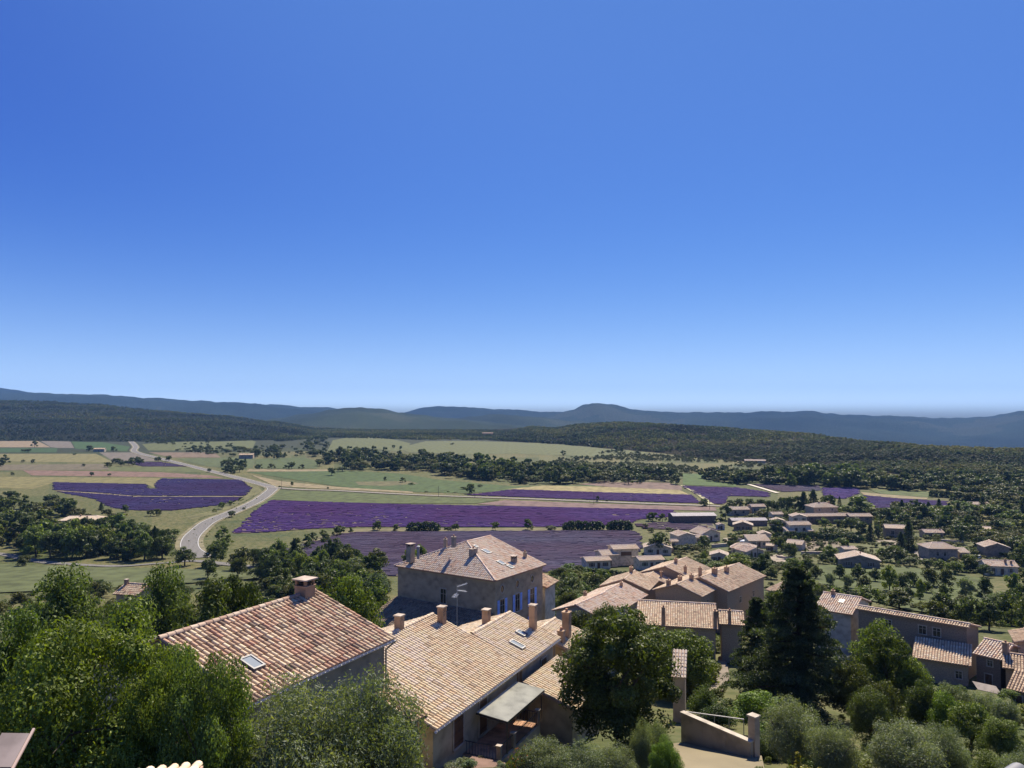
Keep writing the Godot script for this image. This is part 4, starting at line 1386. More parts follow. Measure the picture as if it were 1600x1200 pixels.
func near_houses() -> void:
	var dusk := lin(0.36, 0.325, 0.27)
	# A: the nearest whole roof
	house({"p0": at_height(387, 1101, 50.8), "p1": at_height(615, 998, 50.8), "d": 10.8, "pitch": 0.357, "label": "nearest house with red-brown tiled roof, one brick chimney and a skylight", "mix": "red", "ts": 0.29, "tl": 0.42, "singles": 300, "gutter": true, "wall": lin(0.30, 0.28, 0.24),
		"chimneys": [[9.3, 5.3, 0.78, 0.78, 0.98, 0]], "skylights": [[2.1, 1.95, 0.64, 0.9]], "windows": []})
	# B: long roof with the terrace; its neighbour B2 continues the same eave
	var b0 := at_height(680, 1141, 44.8)
	var bx := (at_height(792, 1058, 44.8) - b0).normalized()
	var bn := -(Vector3.UP.cross(bx))                       # towards us
	house({"p0": b0, "p1": b0 + bx * 12.35, "d": 13.0, "ro": 7.5, "pitch": 0.36, "label": "tan tiled house with a covered terrace and two chimneys in front of the blue-shuttered house", "mix": "pale", "ts": 0.29, "tl": 0.42, "gutter": true, "wall": lin(0.52, 0.44, 0.32),
		"chimneys": [[7.9, 7.6, 0.52, 0.5, 1.1, 1], [11.8, 6.4, 0.5, 0.5, 1.3, 1]],
		"windows": [["F", 3.3, 0.45, 1.15, 1.75, 5], ["F", 6.6, 0.55, 1.0, 2.1, 5]]})
	var c0 := b0 + bx * 12.55
	house({"p0": c0, "p1": b0 + bx * 19.3, "d": 8.6, "ro": 4.3, "pitch": 0.36, "label": "lower tan roof with two skylights and a tall chimney beside the dark maple", "mix": "pale", "ts": 0.29, "tl": 0.42, "gutter": true, "wall": lin(0.42, 0.36, 0.29),
		"chimneys": [[5.9, 1.9, 0.5, 0.5, 2.0, 1], [3.6, 4.9, 0.55, 0.5, 1.2, 1]], "skylights": [[4.0, 2.1, 0.6, 0.75], [1.9, 1.5, 0.6, 1.1]], "brick": lin(0.42, 0.29, 0.19),
		"windows": [["F", 4.3, 0.9, 1.0, 1.6, 5]]})
	house({"p0": b0 + bx * 19.6 + Vector3(0, -0.9, 0) + bn * 0.6, "p1": b0 + bx * 24.5 + Vector3(0, -0.9, 0) + bn * 0.6, "d": 6.0, "pitch": 0.3, "label": "small tan roof wing with two brick stacks just left of the dark maple", "mix": "pale", "ts": 0.29, "tl": 0.42, "chimneys": [[2.2, 0.9, 0.6, 0.6, 2.2, 2], [0.7, 0.8, 0.5, 0.5, 1.1, 2]]})
	var e0 := b0 + bx * 11.6 + bn * 4.2 + Vector3(0, -2.3, 0)
	house({"p0": e0, "p1": e0 + bx * 6.5, "d": 4.0, "shed": true, "pitch": 0.32, "label": "small lean-to tiled roof below the terrace, half hidden by the maple", "mix": "pale", "ts": 0.29, "tl": 0.42, "wall": lin(0.52, 0.43, 0.30), "windows": [["F", 3.0, 0.6, 1.2, 0.9, 6]]})
	# C: the big house
	var k0 := at_height(774, 908, 41.0)
	var k1 := at_height(853, 882.5, 41.0)
	var kx := (k1 - k0).normalized()
	house({"p0": k0, "p1": k1, "d": 17.4, "ro": 9.6, "pitch": 0.33, "hip": [6.6, 0.0], "label": "large three-storey house with blue shutters, round attic windows and pinkish hipped roof", "mix": "pink", "ts": 0.30, "tl": 0.42, "wall": lin(0.43, 0.355, 0.265), "yg": 30.0, "brick": lin(0.36, 0.30, 0.24),
		"chimneys": [[0.7, 15.0, 0.9, 0.8, 2.3, 0], [0.6, 13.5, 0.35, 0.35, 1.4, 3], [5.0, 12.2, 0.42, 0.42, 1.5, 2], [3.6, 9.6, 0.5, 0.5, 1.2, 2], [4.1, 6.6, 1.2, 0.6, 0.8, 2], [7.9, 2.4, 0.75, 0.6, 1.0, 0], [11.2, 2.7, 0.4, 0.4, 0.9, 2]],
		"skylights": [[6.6, 6.2, 0.9, 1.2], [5.6, 3.0, 0.8, 1.1], [6.4, 7.9, 0.5, 0.6], [5.9, 1.7, 0.8, 0.9]],
		"windows": [["F", 2.0, 0.95, 0.75, 0.95, 9], ["F", 5.6, 0.95, 0.75, 0.95, 9], ["F", 9.3, 0.95, 0.75, 0.95, 9],
			["F", 2.0, 2.75, 0.95, 2.3, 0], ["F", 5.6, 2.75, 0.95, 2.3, 0], ["F", 9.3, 2.75, 0.95, 2.3, 0], ["F", 5.6, 6.4, 0.95, 2.2, 0], ["F", 9.3, 6.4, 0.95, 2.2, 0],
			["L", 8.6, 2.2, 0.9, 1.9, 7]]})
	# its low wing under the left wall, in shade
	var back := Vector3.UP.cross(kx)
	var w0 := k0 + back * 17.2 - kx * 8.6 + Vector3(0, -7.0, 0)
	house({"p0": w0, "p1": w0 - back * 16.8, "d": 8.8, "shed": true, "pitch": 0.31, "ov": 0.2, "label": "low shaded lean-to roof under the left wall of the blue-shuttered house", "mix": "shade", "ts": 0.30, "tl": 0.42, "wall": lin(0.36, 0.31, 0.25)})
	# wings on its right
	var r0 := at_height(852, 985, 36.2)
	house({"p0": r0 + kx * 8.0 + bn * 3.0, "p1": r0 + kx * 16.5 + bn * 3.0, "d": 7.0, "pitch": 0.33, "label": "pale-walled wing with pink tiles right of the blue-shuttered house", "mix": "pink", "ts": 0.30, "tl": 0.42, "wall": lin(0.50, 0.50, 0.50)})
	house({"p0": at_height(854, 919, 37.5), "p1": at_height(872, 908, 37.5), "d": 3.5, "shed": true, "pitch": 0.35, "label": "small orange-tiled porch roof at the far right corner of the blue-shuttered house", "mix": "red", "ts": 0.32, "tl": 0.45, "wall": lin(0.55, 0.52, 0.46)})
	# pergola roof and terrace in front of B
	var g := thing("terrace", "terracotta-paved terrace with iron railings in front of the tan house", "terrace", b0 + bx * 4.0 + Vector3(0, -6.2, 0), Basis(bx, Vector3.UP, bn))
	var tm := MB.new()
	tm.box(Vector3(3.0, 1.5, 0.85), Vector3(6.2, 3.4, 2.7), lin(0.42, 0.36, 0.27))
	part(g, "base", tm, M.stucco)
	var floor_tiles := MB.new()
	for i in 15:
		for j in 6:
			floor_tiles.box(Vector3(0.12 + i * 0.41, 3.22, -0.28 + j * 0.41), Vector3(0.395, 0.05, 0.395), lin(0.52, 0.31, 0.20) * rng.randf_range(0.85, 1.12))
	part(g, "floor_tiles", floor_tiles, M.stucco).set_meta("kind", "stuff")
	var iron := lin(0.045, 0.04, 0.04)
	for c in [[-0.05, 2.12, 0.95], [2.0, 2.12, 0.95], [5.9, 2.12, 1.0], [5.95, 0.4, 1.0]]:
		var pm := MB.new()
		pm.box(Vector3(c[0], 3.2 + c[2] * 0.5, c[1]), Vector3(0.24, c[2], 0.24), lin(0.36, 0.29, 0.22))
		pm.box(Vector3(c[0], 3.23 + c[2], c[1]), Vector3(0.34, 0.07, 0.34), lin(0.45, 0.38, 0.3))
		part(g, "pillar", pm, M.stucco)
	bar_rail(g, "railing", Vector3(-0.05, 3.22, -0.2), Vector3(-0.05, 3.22, 2.0), 0.85, 11, iron)
	bar_rail(g, "railing", Vector3(0.1, 3.22, 2.12), Vector3(1.9, 3.22, 2.12), 0.85, 10, iron)
	bar_rail(g, "railing", Vector3(2.12, 3.22, 2.12), Vector3(5.8, 3.22, 2.12), 0.85, 20, iron)
	bar_rail(g, "railing", Vector3(5.92, 3.22, 2.0), Vector3(5.92, 3.22, 0.5), 0.85, 8, iron)
	var pg := thing("pergola", "grey-green corrugated canopy on thin posts over the terrace", "canopy", b0 + bx * 5.0 + Vector3(0, -0.75, 0), Basis(bx, Vector3.UP, bn))
	var cm := MB.new()
	var ribs := 60
	for i in ribs:
		var x0 := 6.0 * i / ribs
		var x1 := 6.0 * (i + 0.5) / ribs
		var x2 := 6.0 * (i + 1) / ribs
		var a0 := Vector3(x0, 0.0, 0.05)
		var a1 := Vector3(x1, 0.03, 0.05)
		var a2 := Vector3(x2, 0.0, 0.05)
		var dn := Vector3(0, -0.22, 2.15)
		cm.quad(a0, a1, a1 + dn, a0 + dn, lin(0.54, 0.53, 0.43))
		cm.quad(a1, a2, a2 + dn, a1 + dn, lin(0.54, 0.53, 0.43))
	part(pg, "canopy", cm, M.stucco)
	var fm := MB.new()
	fm.bar(Vector3(0.02, -0.09, 0), Vector3(0.02, -0.32, 2.2), 0.06, 0.1, iron)
	fm.bar(Vector3(5.98, -0.09, 0), Vector3(5.98, -0.32, 2.2), 0.06, 0.1, iron)
	fm.bar(Vector3(0.0, -0.33, 2.16), Vector3(6.0, -0.33, 2.16), 0.06, 0.1, iron)
	part(pg, "frame", fm, M.metal)
	for x in [0.05, 5.5]:
		var pm := MB.new()
		pm.bar(Vector3(x, -2.2, 2.14), Vector3(x, -0.35, 2.14), 0.07, 0.07, iron)
		part(pg, "post", pm, M.metal)
	# brown corrugated lean-to at the corner of the terrace
	var sh := thing("shed_roof", "brown corrugated shed roof at the left foot of the terrace", "shed", b0 + bx * -0.2 + bn * 0.6 + Vector3(0, -5.4, 0), Basis(bx, Vector3.UP, bn))
	var sm := MB.new()
	for i in 22:
		var z0 := 2.2 * i / 22.0
		var z1 := 2.2 * (i + 0.5) / 22.0
		var z2 := 2.2 * (i + 1) / 22.0
		sm.quad(Vector3(0, 3.0, z0), Vector3(3.6, 2.7, z0), Vector3(3.6, 2.74, z1), Vector3(0, 3.04, z1), lin(0.27, 0.18, 0.14))
		sm.quad(Vector3(0, 3.04, z1), Vector3(3.6, 2.74, z1), Vector3(3.6, 2.7, z2), Vector3(0, 3.0, z2), lin(0.27, 0.18, 0.14))
	part(sh, "roof", sm, M.stucco)
	var wm := MB.new()
	wm.box(Vector3(1.8, 1.2, 1.1), Vector3(3.4, 2.9, 1.95), lin(0.38, 0.32, 0.25))
	part(sh, "wall", wm, M.stucco)
	# small tiled roof poking out of the olive tree
	house({"p0": at_height(640, 1130, 47.6), "p1": at_height(668, 1117, 47.6), "d": 2.6, "shed": true, "pitch": 0.3, "label": "tiny brown tiled roof beside the olive tree, in front of the tan roof", "mix": "brown", "ts": 0.28, "tl": 0.4})
	# tile tops of the roof just below the camera
	var n0 := at_depth(112, 1372, 12.0)
	house({"p0": n0, "p1": n0 + Vector3(1.5, 0, -0.45), "d": 3.4, "ro": 1.7, "pitch": 0.32, "label": "sunlit ridge of pale tiles at the bottom edge, lower left", "mix": "new", "ts": 0.22, "tl": 0.36, "wall": lin(0.5, 0.42, 0.32)})

func village() -> void:
	var stone := lin(0.41, 0.34, 0.265)
	var st := {"mix": "old", "ts": 0.33, "tl": 0.45, "wall": stone, "skin": "rubble"}
	var H := func(u0: float, v0: float, u1: float, v1: float, drop: float, d: float, label: String, more := {}) -> Node3D:
		var o := {"p0": at_height(u0, v0, EYE - drop), "p1": at_height(u1, v1, EYE - drop), "d": d, "label": label}
		o.merge(st)
		o.merge(more, true)
		return house(o)
	H.call(992.6, 975.3, 1122, 983, 31.0, 12.6, "broad stone house with two thin chimneys before its front roof slope", {"pitch": 0.3, "chimneys": [[4.0, 0.3, 0.5, 0.5, 2.6, 2], [11.2, 0.4, 0.5, 0.5, 2.4, 2]]})
	H.call(1123.5, 975, 1163, 977.5, 31.0, 7.0, "small tiled annex right of the broad stone house", {"pitch": 0.3, "chimneys": [[1.5, 0.3, 0.45, 0.45, 2.0, 2]]})
	H.call(973.5, 953, 1012, 930, 34.0, 9.8, "stone house with a dark gable facing left, leftmost of the old cluster", {"pitch": 0.36, "mix": "pink", "chimneys": [[0.8, 7.4, 0.5, 0.5, 1.2, 2], [9.6, 4.2, 0.45, 0.45, 0.9, 2]], "windows": [["F", 3.0, 1.0, 0.8, 1.4, 7], ["F", 7.0, 1.0, 0.8, 1.4, 7]]})
	H.call(1097, 933, 1138, 911, 33.0, 9.4, "stone house with three chimneys and a wide pale roof in the old cluster", {"pitch": 0.34, "chimneys": [[0.7, 6.6, 0.8, 0.6, 1.2, 2], [4.5, 6.0, 0.8, 0.6, 1.1, 2], [5.6, 4.2, 0.7, 0.6, 1.1, 2]], "windows": [["F", 3.5, 1.2, 0.7, 1.2, 7], ["F", 9.0, 1.2, 0.7, 1.2, 7]]})
	H.call(1138, 925, 1197, 900, 33.0, 11.0, "tall stone house with blank shaded wall, rightmost of the old cluster", {"pitch": 0.33, "chimneys": [[5.0, 5.0, 0.9, 0.8, 1.3, 2], [9.0, 4.4, 0.7, 0.7, 1.2, 2], [2.0, 6.5, 0.5, 0.5, 1.8, 2]], "windows": [["F", 6.0, 2.0, 0.7, 1.0, 7], ["F", 12.0, 2.0, 0.7, 1.0, 7]]})
	H.call(1080, 905, 1112, 889, 33.5, 11.0, "stone house with one chimney on its ridge at the back of the old cluster", {"pitch": 0.33, "chimneys": [[5.0, 5.2, 0.55, 0.55, 1.1, 2], [2.0, 2.0, 0.5, 0.5, 1.4, 2]]})
	H.call(1014, 923, 1029, 908, 33.5, 9.4, "stone house with a dark chimney behind the leftmost gable of the old cluster", {"pitch": 0.36, "chimneys": [[6.0, 4.8, 0.7, 0.6, 1.3, 2]]})
	H.call(1040, 912, 1050, 902, 34.0, 7.0, "small low roof tucked between two chimneyed stone houses", {"pitch": 0.3, "chimneys": [[3.0, 1.5, 0.45, 0.45, 1.3, 2]]})
	H.call(1196, 921, 1214, 927, 33.0, 9.0, "narrow old house half hidden by the big conifer, left side", {"pitch": 0.3})
	# right of the conifer
	H.call(1270, 951, 1332, 961, 31.0, 10.4, "white-walled house with pale tiled roof right of the big conifer", {"pitch": 0.3, "skin": "stucco", "wall": lin(0.48, 0.47, 0.45), "mix": "pink", "skylights": [[3.4, 3.2, 0.6, 0.8]], "chimneys": [[1.6, 4.9, 0.5, 0.5, 0.8, 2]]})
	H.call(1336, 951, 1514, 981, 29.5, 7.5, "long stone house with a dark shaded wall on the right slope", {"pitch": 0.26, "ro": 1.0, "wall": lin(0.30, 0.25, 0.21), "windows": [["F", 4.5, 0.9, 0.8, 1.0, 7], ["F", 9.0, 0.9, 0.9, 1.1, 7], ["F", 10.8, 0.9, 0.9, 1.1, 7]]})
	H.call(1425, 1027, 1517, 1041, 33.3, 5.0, "lower tiled lean-to in front of the long stone house", {"shed": true, "pitch": 0.30, "mix": "old", "windows": [["F", 5.4, 1.0, 0.7, 0.9, 7]]})
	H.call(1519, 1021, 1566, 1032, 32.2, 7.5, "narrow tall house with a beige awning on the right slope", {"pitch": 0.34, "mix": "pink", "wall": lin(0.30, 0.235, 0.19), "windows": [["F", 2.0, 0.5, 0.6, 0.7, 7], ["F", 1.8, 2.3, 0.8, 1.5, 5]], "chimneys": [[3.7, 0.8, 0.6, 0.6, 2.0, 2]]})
	H.call(1566, 1043, 1650, 1056, 32.5, 6.0, "tiled house at the right edge below the awning house", {"pitch": 0.36, "mix": "brown", "wall": lin(0.34, 0.27, 0.21), "windows": [["F", 4.0, 0.8, 0.7, 1.0, 7]]})
	H.call(1572, 1076, 1660, 1096, 32.6, 4.0, "lowest lean-to with two small windows at the right edge", {"shed": true, "pitch": 0.35, "mix": "brown", "wall": lin(0.42, 0.34, 0.26), "windows": [["F", 1.2, 0.6, 0.6, 1.0, 6], ["F", 3.0, 0.6, 0.6, 1.0, 6]]})
	H.call(1586, 1004, 1640, 1010, 31.0, 6.0, "pale gabled house corner at the right edge", {"gable": true, "pitch": 0.3, "skin": "stucco", "wall": lin(0.5, 0.42, 0.33), "mix": "brown", "windows": [["R", 1.5, 0.5, 0.7, 1.0, 1]]})
	# narrow tile-capped outhouse behind the maple
	H.call(1049, 1057, 1072, 1059, 23.6, 3.0, "narrow outhouse with a few big sunlit tiles behind the dark maple", {"shed": true, "pitch": 0.5, "skin": "stucco", "mix": "new", "ts": 0.26, "tl": 0.4, "wall": lin(0.44, 0.36, 0.28), "ov": 0.12})
	# row of beige houses in front of the muted lavender
	var bg := lin(0.70, 0.60, 0.46)
	cottage(936, 890, 9.5, 7.0, 3.0, 12, "low beige house with flat tiled roof, left end of the row by the lavender", {"wall": bg, "pitch": 0.22})
	cottage(954, 886, 6.5, 9.0, 4.2, 12, "middle-height beige house joining the low one by the lavender", {"wall": bg, "pitch": 0.22})
	cottage(979, 884, 10.0, 8.0, 6.0, 10, "tallest beige house with a broad garage front in the row by the lavender", {"wall": bg, "pitch": 0.2, "windows": [["F", 5.0, 1.0, 4.0, 1.4, 6]]})
	cottage(1019, 890, 9.5, 7.0, 3.2, 10, "low beige house beside the swimming pool", {"wall": bg, "pitch": 0.22})
	cottage(1028, 868, 11.5, 9.0, 3.0, -8, "wide gabled bungalow behind the dark hedge", {"wall": bg, "gable": true, "pitch": 0.3, "chimneys": [[3, 5, 0.5, 0.5, 0.9, 2]]})
	cottage(1074, 857, 8.6, 9.0, 5.4, 14, "two-storey gabled house with blank beige end wall", {"wall": bg, "gable": true, "pitch": 0.28, "windows": [["L", 6.6, 4.2, 1.0, 1.2, 7], ["L", 2.0, 4.0, 1.0, 1.2, 7]]})
	cottage(1055, 862, 3.6, 4.5, 4.2, 14, "small square annex left of the two-storey gabled house", {"wall": bg, "pitch": 0.2})
	cottage(1112, 846, 11.0, 10.0, 3.6, 24, "large pale gabled house with a low side wing in the new quarter", {"wall": bg, "gable": true, "pitch": 0.36, "mix": "new", "chimneys": [[4, 5, 0.5, 0.5, 1.2, 2]]})
	cottage(1098, 848, 7.0, 6.0, 2.4, 24, "low wing of the large pale gabled house", {"wall": bg, "pitch": 0.3})
	cottage(1124, 878, 7.0, 7.0, 2.4, -14, "little gabled house left of the bright willow", {"wall": bg, "gable": true, "pitch": 0.32})
	cottage(1160, 868, 10.0, 9.0, 2.8, -22, "pink-roofed bungalow with hipped roof behind the willow", {"wall": bg, "mix": "pink", "hip": [3.5, 3.5], "pitch": 0.34})
	cottage(1181, 872, 9.0, 8.0, 2.6, 20, "pink-roofed bungalow joined at an angle behind the willow", {"wall": bg, "gable": true, "mix": "pink", "pitch": 0.3})
	cottage(1187, 856, 10.0, 6.0, 3.0, 4, "long low house with a sunlit single-slope roof in the new quarter", {"wall": bg, "shed": true, "pitch": 0.3})
	cottage(1196, 843, 6.0, 6.0, 2.4, -6, "small gable peeping over the long low house", {"wall": bg, "gable": true, "pitch": 0.34})
	cottage(1240, 860, 7.0, 8.0, 2.6, -34, "small house with a roof turned away beside a round tree", {"wall": bg, "pitch": 0.3})
	cottage(1206, 862, 5.0, 5.0, 2.4, -20, "low garage roof between the new houses and the round tree", {"wall": bg, "pitch": 0.2})
	# further back
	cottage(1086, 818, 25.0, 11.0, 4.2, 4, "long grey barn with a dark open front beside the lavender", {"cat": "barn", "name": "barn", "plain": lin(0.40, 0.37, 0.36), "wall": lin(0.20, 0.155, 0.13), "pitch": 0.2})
	cottage(1157, 806, 12.0, 8.0, 3.6, 6, "stone farmhouse with pale roof behind the round tree, left of two", {"wall": lin(0.42, 0.36, 0.28), "mix": "new", "windows": [["F", 3.0, 0.8, 1.2, 1.3, 7], ["F", 8.0, 0.8, 1.2, 1.3, 7]]})
	cottage(1186, 805, 9.0, 7.0, 5.0, 6, "taller stone farmhouse with three windows, right of two", {"wall": lin(0.44, 0.38, 0.31), "windows": [["F", 2.0, 1.4, 0.9, 1.3, 7], ["F", 4.5, 1.4, 0.9, 1.3, 7], ["F", 7.0, 1.4, 0.9, 1.3, 7]]})
	cottage(1172, 822, 20.0, 8.0, 3.0, 3, "long grey-roofed shed behind the gabled house of the new quarter", {"cat": "shed", "name": "farm_shed", "plain": lin(0.37, 0.34, 0.34), "wall": lin(0.26, 0.21, 0.18), "pitch": 0.25})
	cottage(1161, 830, 10.0, 8.0, 3.0, -16, "gabled house in front of the long grey-roofed shed", {"wall": lin(0.36, 0.26, 0.19), "gable": true, "pitch": 0.34})
	cottage(1128, 828, 4.2, 4.0, 2.6, 10, "white garden cabin beside the grey barn", {"wall": lin(0.55, 0.55, 0.56), "gable": true})
	cottage(1251, 837, 12.0, 8.0, 5.2, 6, "two-storey house with a balcony storey and side wings above the long hedge", {"wall": bg, "pitch": 0.28, "windows": [["F", 4.0, 1.4, 1.2, 1.5, 7], ["F", 8.0, 1.4, 1.2, 1.5, 7]]})
	cottage(1236, 838, 4.6, 5.0, 2.6, 6, "left wing of the two-storey house above the long hedge", {"wall": bg, "shed": true, "pitch": 0.25})
	cottage(1268, 838, 3.4, 4.0, 2.6, 6, "right wing of the two-storey house above the long hedge", {"wall": bg, "shed": true, "pitch": 0.25})
	cottage(1250, 826, 8.0, 8.0, 6.2, -5, "hip-roofed top storey behind the two-storey house", {"wall": bg, "gable": true, "pitch": 0.3})
	cottage(1216, 815, 7.0, 6.0, 4.0, 6, "small house among cypresses behind the two-storey house", {"wall": bg})
	cottage(1216, 822, 7.6, 6.0, 2.8, -8, "low gable under the small cypress house", {"wall": bg, "gable": true})
	cottage(1291, 812, 15.0, 11.0, 7.0, 6, "manor house with a broad hipped roof under the big cedar", {"wall": lin(0.46, 0.38, 0.28), "hip": [4.5, 4.5], "pitch": 0.36, "mix": "new", "chimneys": [[6, 5.4, 0.7, 0.7, 0.9, 2], [12, 5.2, 0.7, 0.7, 0.9, 2]]})
	cottage(1290, 818, 31.0, 7.0, 4.0, 4, "long low outbuilding in front of the manor", {"wall": lin(0.30, 0.22, 0.16), "pitch": 0.3, "name": "outbuilding"})
	cottage(1346, 819, 13.0, 7.0, 4.2, 0, "right-hand tiled outbuilding of the manor under the plane tree", {"wall": lin(0.34, 0.26, 0.19), "pitch": 0.32, "name": "outbuilding"})
	cottage(1241, 814, 4.6, 5.0, 2.8, 4, "little annex at the left end of the manor outbuilding", {"wall": bg})
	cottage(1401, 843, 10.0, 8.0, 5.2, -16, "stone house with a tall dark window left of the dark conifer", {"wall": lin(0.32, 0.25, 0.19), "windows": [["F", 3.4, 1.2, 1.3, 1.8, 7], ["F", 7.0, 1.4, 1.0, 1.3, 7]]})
	cottage(1461, 841, 9.6, 7.0, 2.6, -4, "red-roofed bungalow right of the dark conifer", {"wall": lin(0.42, 0.33, 0.25), "mix": "pink", "chimneys": [[8.6, 3.2, 0.5, 0.5, 0.8, 2]]})
	cottage(1475, 876, 11.6, 10.0, 4.6, -4, "square two-storey house with hipped roof and two windows on the right", {"wall": lin(0.36, 0.31, 0.26), "hip": [3.6, 3.6], "pitch": 0.34, "windows": [["F", 3.6, 1.4, 0.9, 1.4, 7], ["F", 6.4, 1.4, 0.9, 1.4, 7]]})
	cottage(1508, 874, 4.0, 5.0, 2.6, -4, "small annex right of the square two-storey house", {"wall": bg, "shed": true, "pitch": 0.25})
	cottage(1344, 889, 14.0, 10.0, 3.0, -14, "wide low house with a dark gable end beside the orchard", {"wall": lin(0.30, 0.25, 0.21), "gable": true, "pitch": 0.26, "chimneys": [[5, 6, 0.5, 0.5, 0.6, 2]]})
	cottage(1330, 870, 6.0, 6.0, 3.0, 8, "small back wing of the wide low house beside the orchard", {"wall": bg, "pitch": 0.2})
	cottage(1559, 872, 9.8, 9.0, 4.2, -12, "gabled house near the right edge beside a round shrub", {"wall": lin(0.34, 0.27, 0.21), "gable": true, "pitch": 0.34, "windows": [["R", 4.5, 1.0, 0.8, 1.0, 7]]})
	cottage(1567, 900, 10.5, 8.0, 3.2, -12, "bungalow with a broad pale roof and chimneys near the right edge", {"wall": bg, "pitch": 0.34, "mix": "pink", "chimneys": [[7, 2.5, 0.7, 0.6, 1.4, 2], [8.6, 2.0, 0.6, 0.6, 1.2, 2]]})
	cottage(1527, 838, 12.0, 8.0, 3.4, -28, "long house with its roof sloping away among trees on the right", {"wall": lin(0.42, 0.34, 0.25), "pitch": 0.28})
	cottage(1532, 797, 12.0, 8.0, 3.4, -6, "pale farmhouse in the trees below the ridge, upper roof", {"wall": lin(0.48, 0.38, 0.28), "pitch": 0.28})
	cottage(1543, 801, 9.0, 6.0, 2.6, -6, "pale farmhouse in the trees below the ridge, right wing", {"wall": lin(0.48, 0.38, 0.28), "pitch": 0.28})
	cottage(1518, 804, 8.0, 6.0, 2.8, -6, "pale farmhouse in the trees below the ridge, left wing", {"wall": lin(0.48, 0.38, 0.28), "pitch": 0.28})
	cottage(122, 822, 20.0, 13.0, 3.0, 8, "broad pinkish tiled roof among the oaks on the left", {"wall": bg, "pitch": 0.24, "hip": [3.0, 3.0], "mix": "new", "chimneys": [[9, 6, 0.7, 0.7, 1.0, 2], [13, 4, 0.7, 0.7, 0.9, 2]]})
	H.call(176, 928, 214, 931, 29.0, 5.0, "small red-tiled roof with a chimney between the feathery trees on the left", {"skin": "stucco", "mix": "red", "pitch": 0.45, "chimneys": [[0.6, 2.2, 0.5, 0.5, 0.9, 1]]})

func far_buildings() -> void:
	for e in [[762, 681, 26, 12, 6, "red-roofed farm on the wooded rise right of centre", lin(0.46, 0.24, 0.17), "red"], [983, 699, 22, 10, 4, "white farm building at the right end of the green slope", lin(0.6, 0.58, 0.55), "new"],
			[514, 679, 22, 10, 6, "orange house in the wood left of centre", lin(0.5, 0.3, 0.19), "red"], [109, 687, 34, 10, 4, "long pale farm shed under the left wooded slope", lin(0.56, 0.5, 0.42), "new"],
			[165, 686, 18, 9, 4, "pale farmhouse under the left wooded slope", lin(0.55, 0.45, 0.36), "new"], [154, 706, 16, 9, 4, "grey farmhouse between trees left of the far road", lin(0.4, 0.36, 0.32), "old"],
			[384, 717, 18, 10, 5, "farmhouse hidden in trees right of the far road", lin(0.42, 0.34, 0.28), "old"], [1180, 724, 24, 8, 3, "pale terrace wall house in the scrub below the ridge", lin(0.5, 0.42, 0.33), "new"],
			[1162, 688, 16, 9, 4, "tiny pale house high on the wooded ridge", lin(0.55, 0.42, 0.3), "new"]]:
		cottage(e[0], e[1], e[2], e[3], e[4], rng.randf_range(-20, 20), e[5], {"wall": e[6], "mix": e[7], "ts": 0.8, "tl": 1.0})

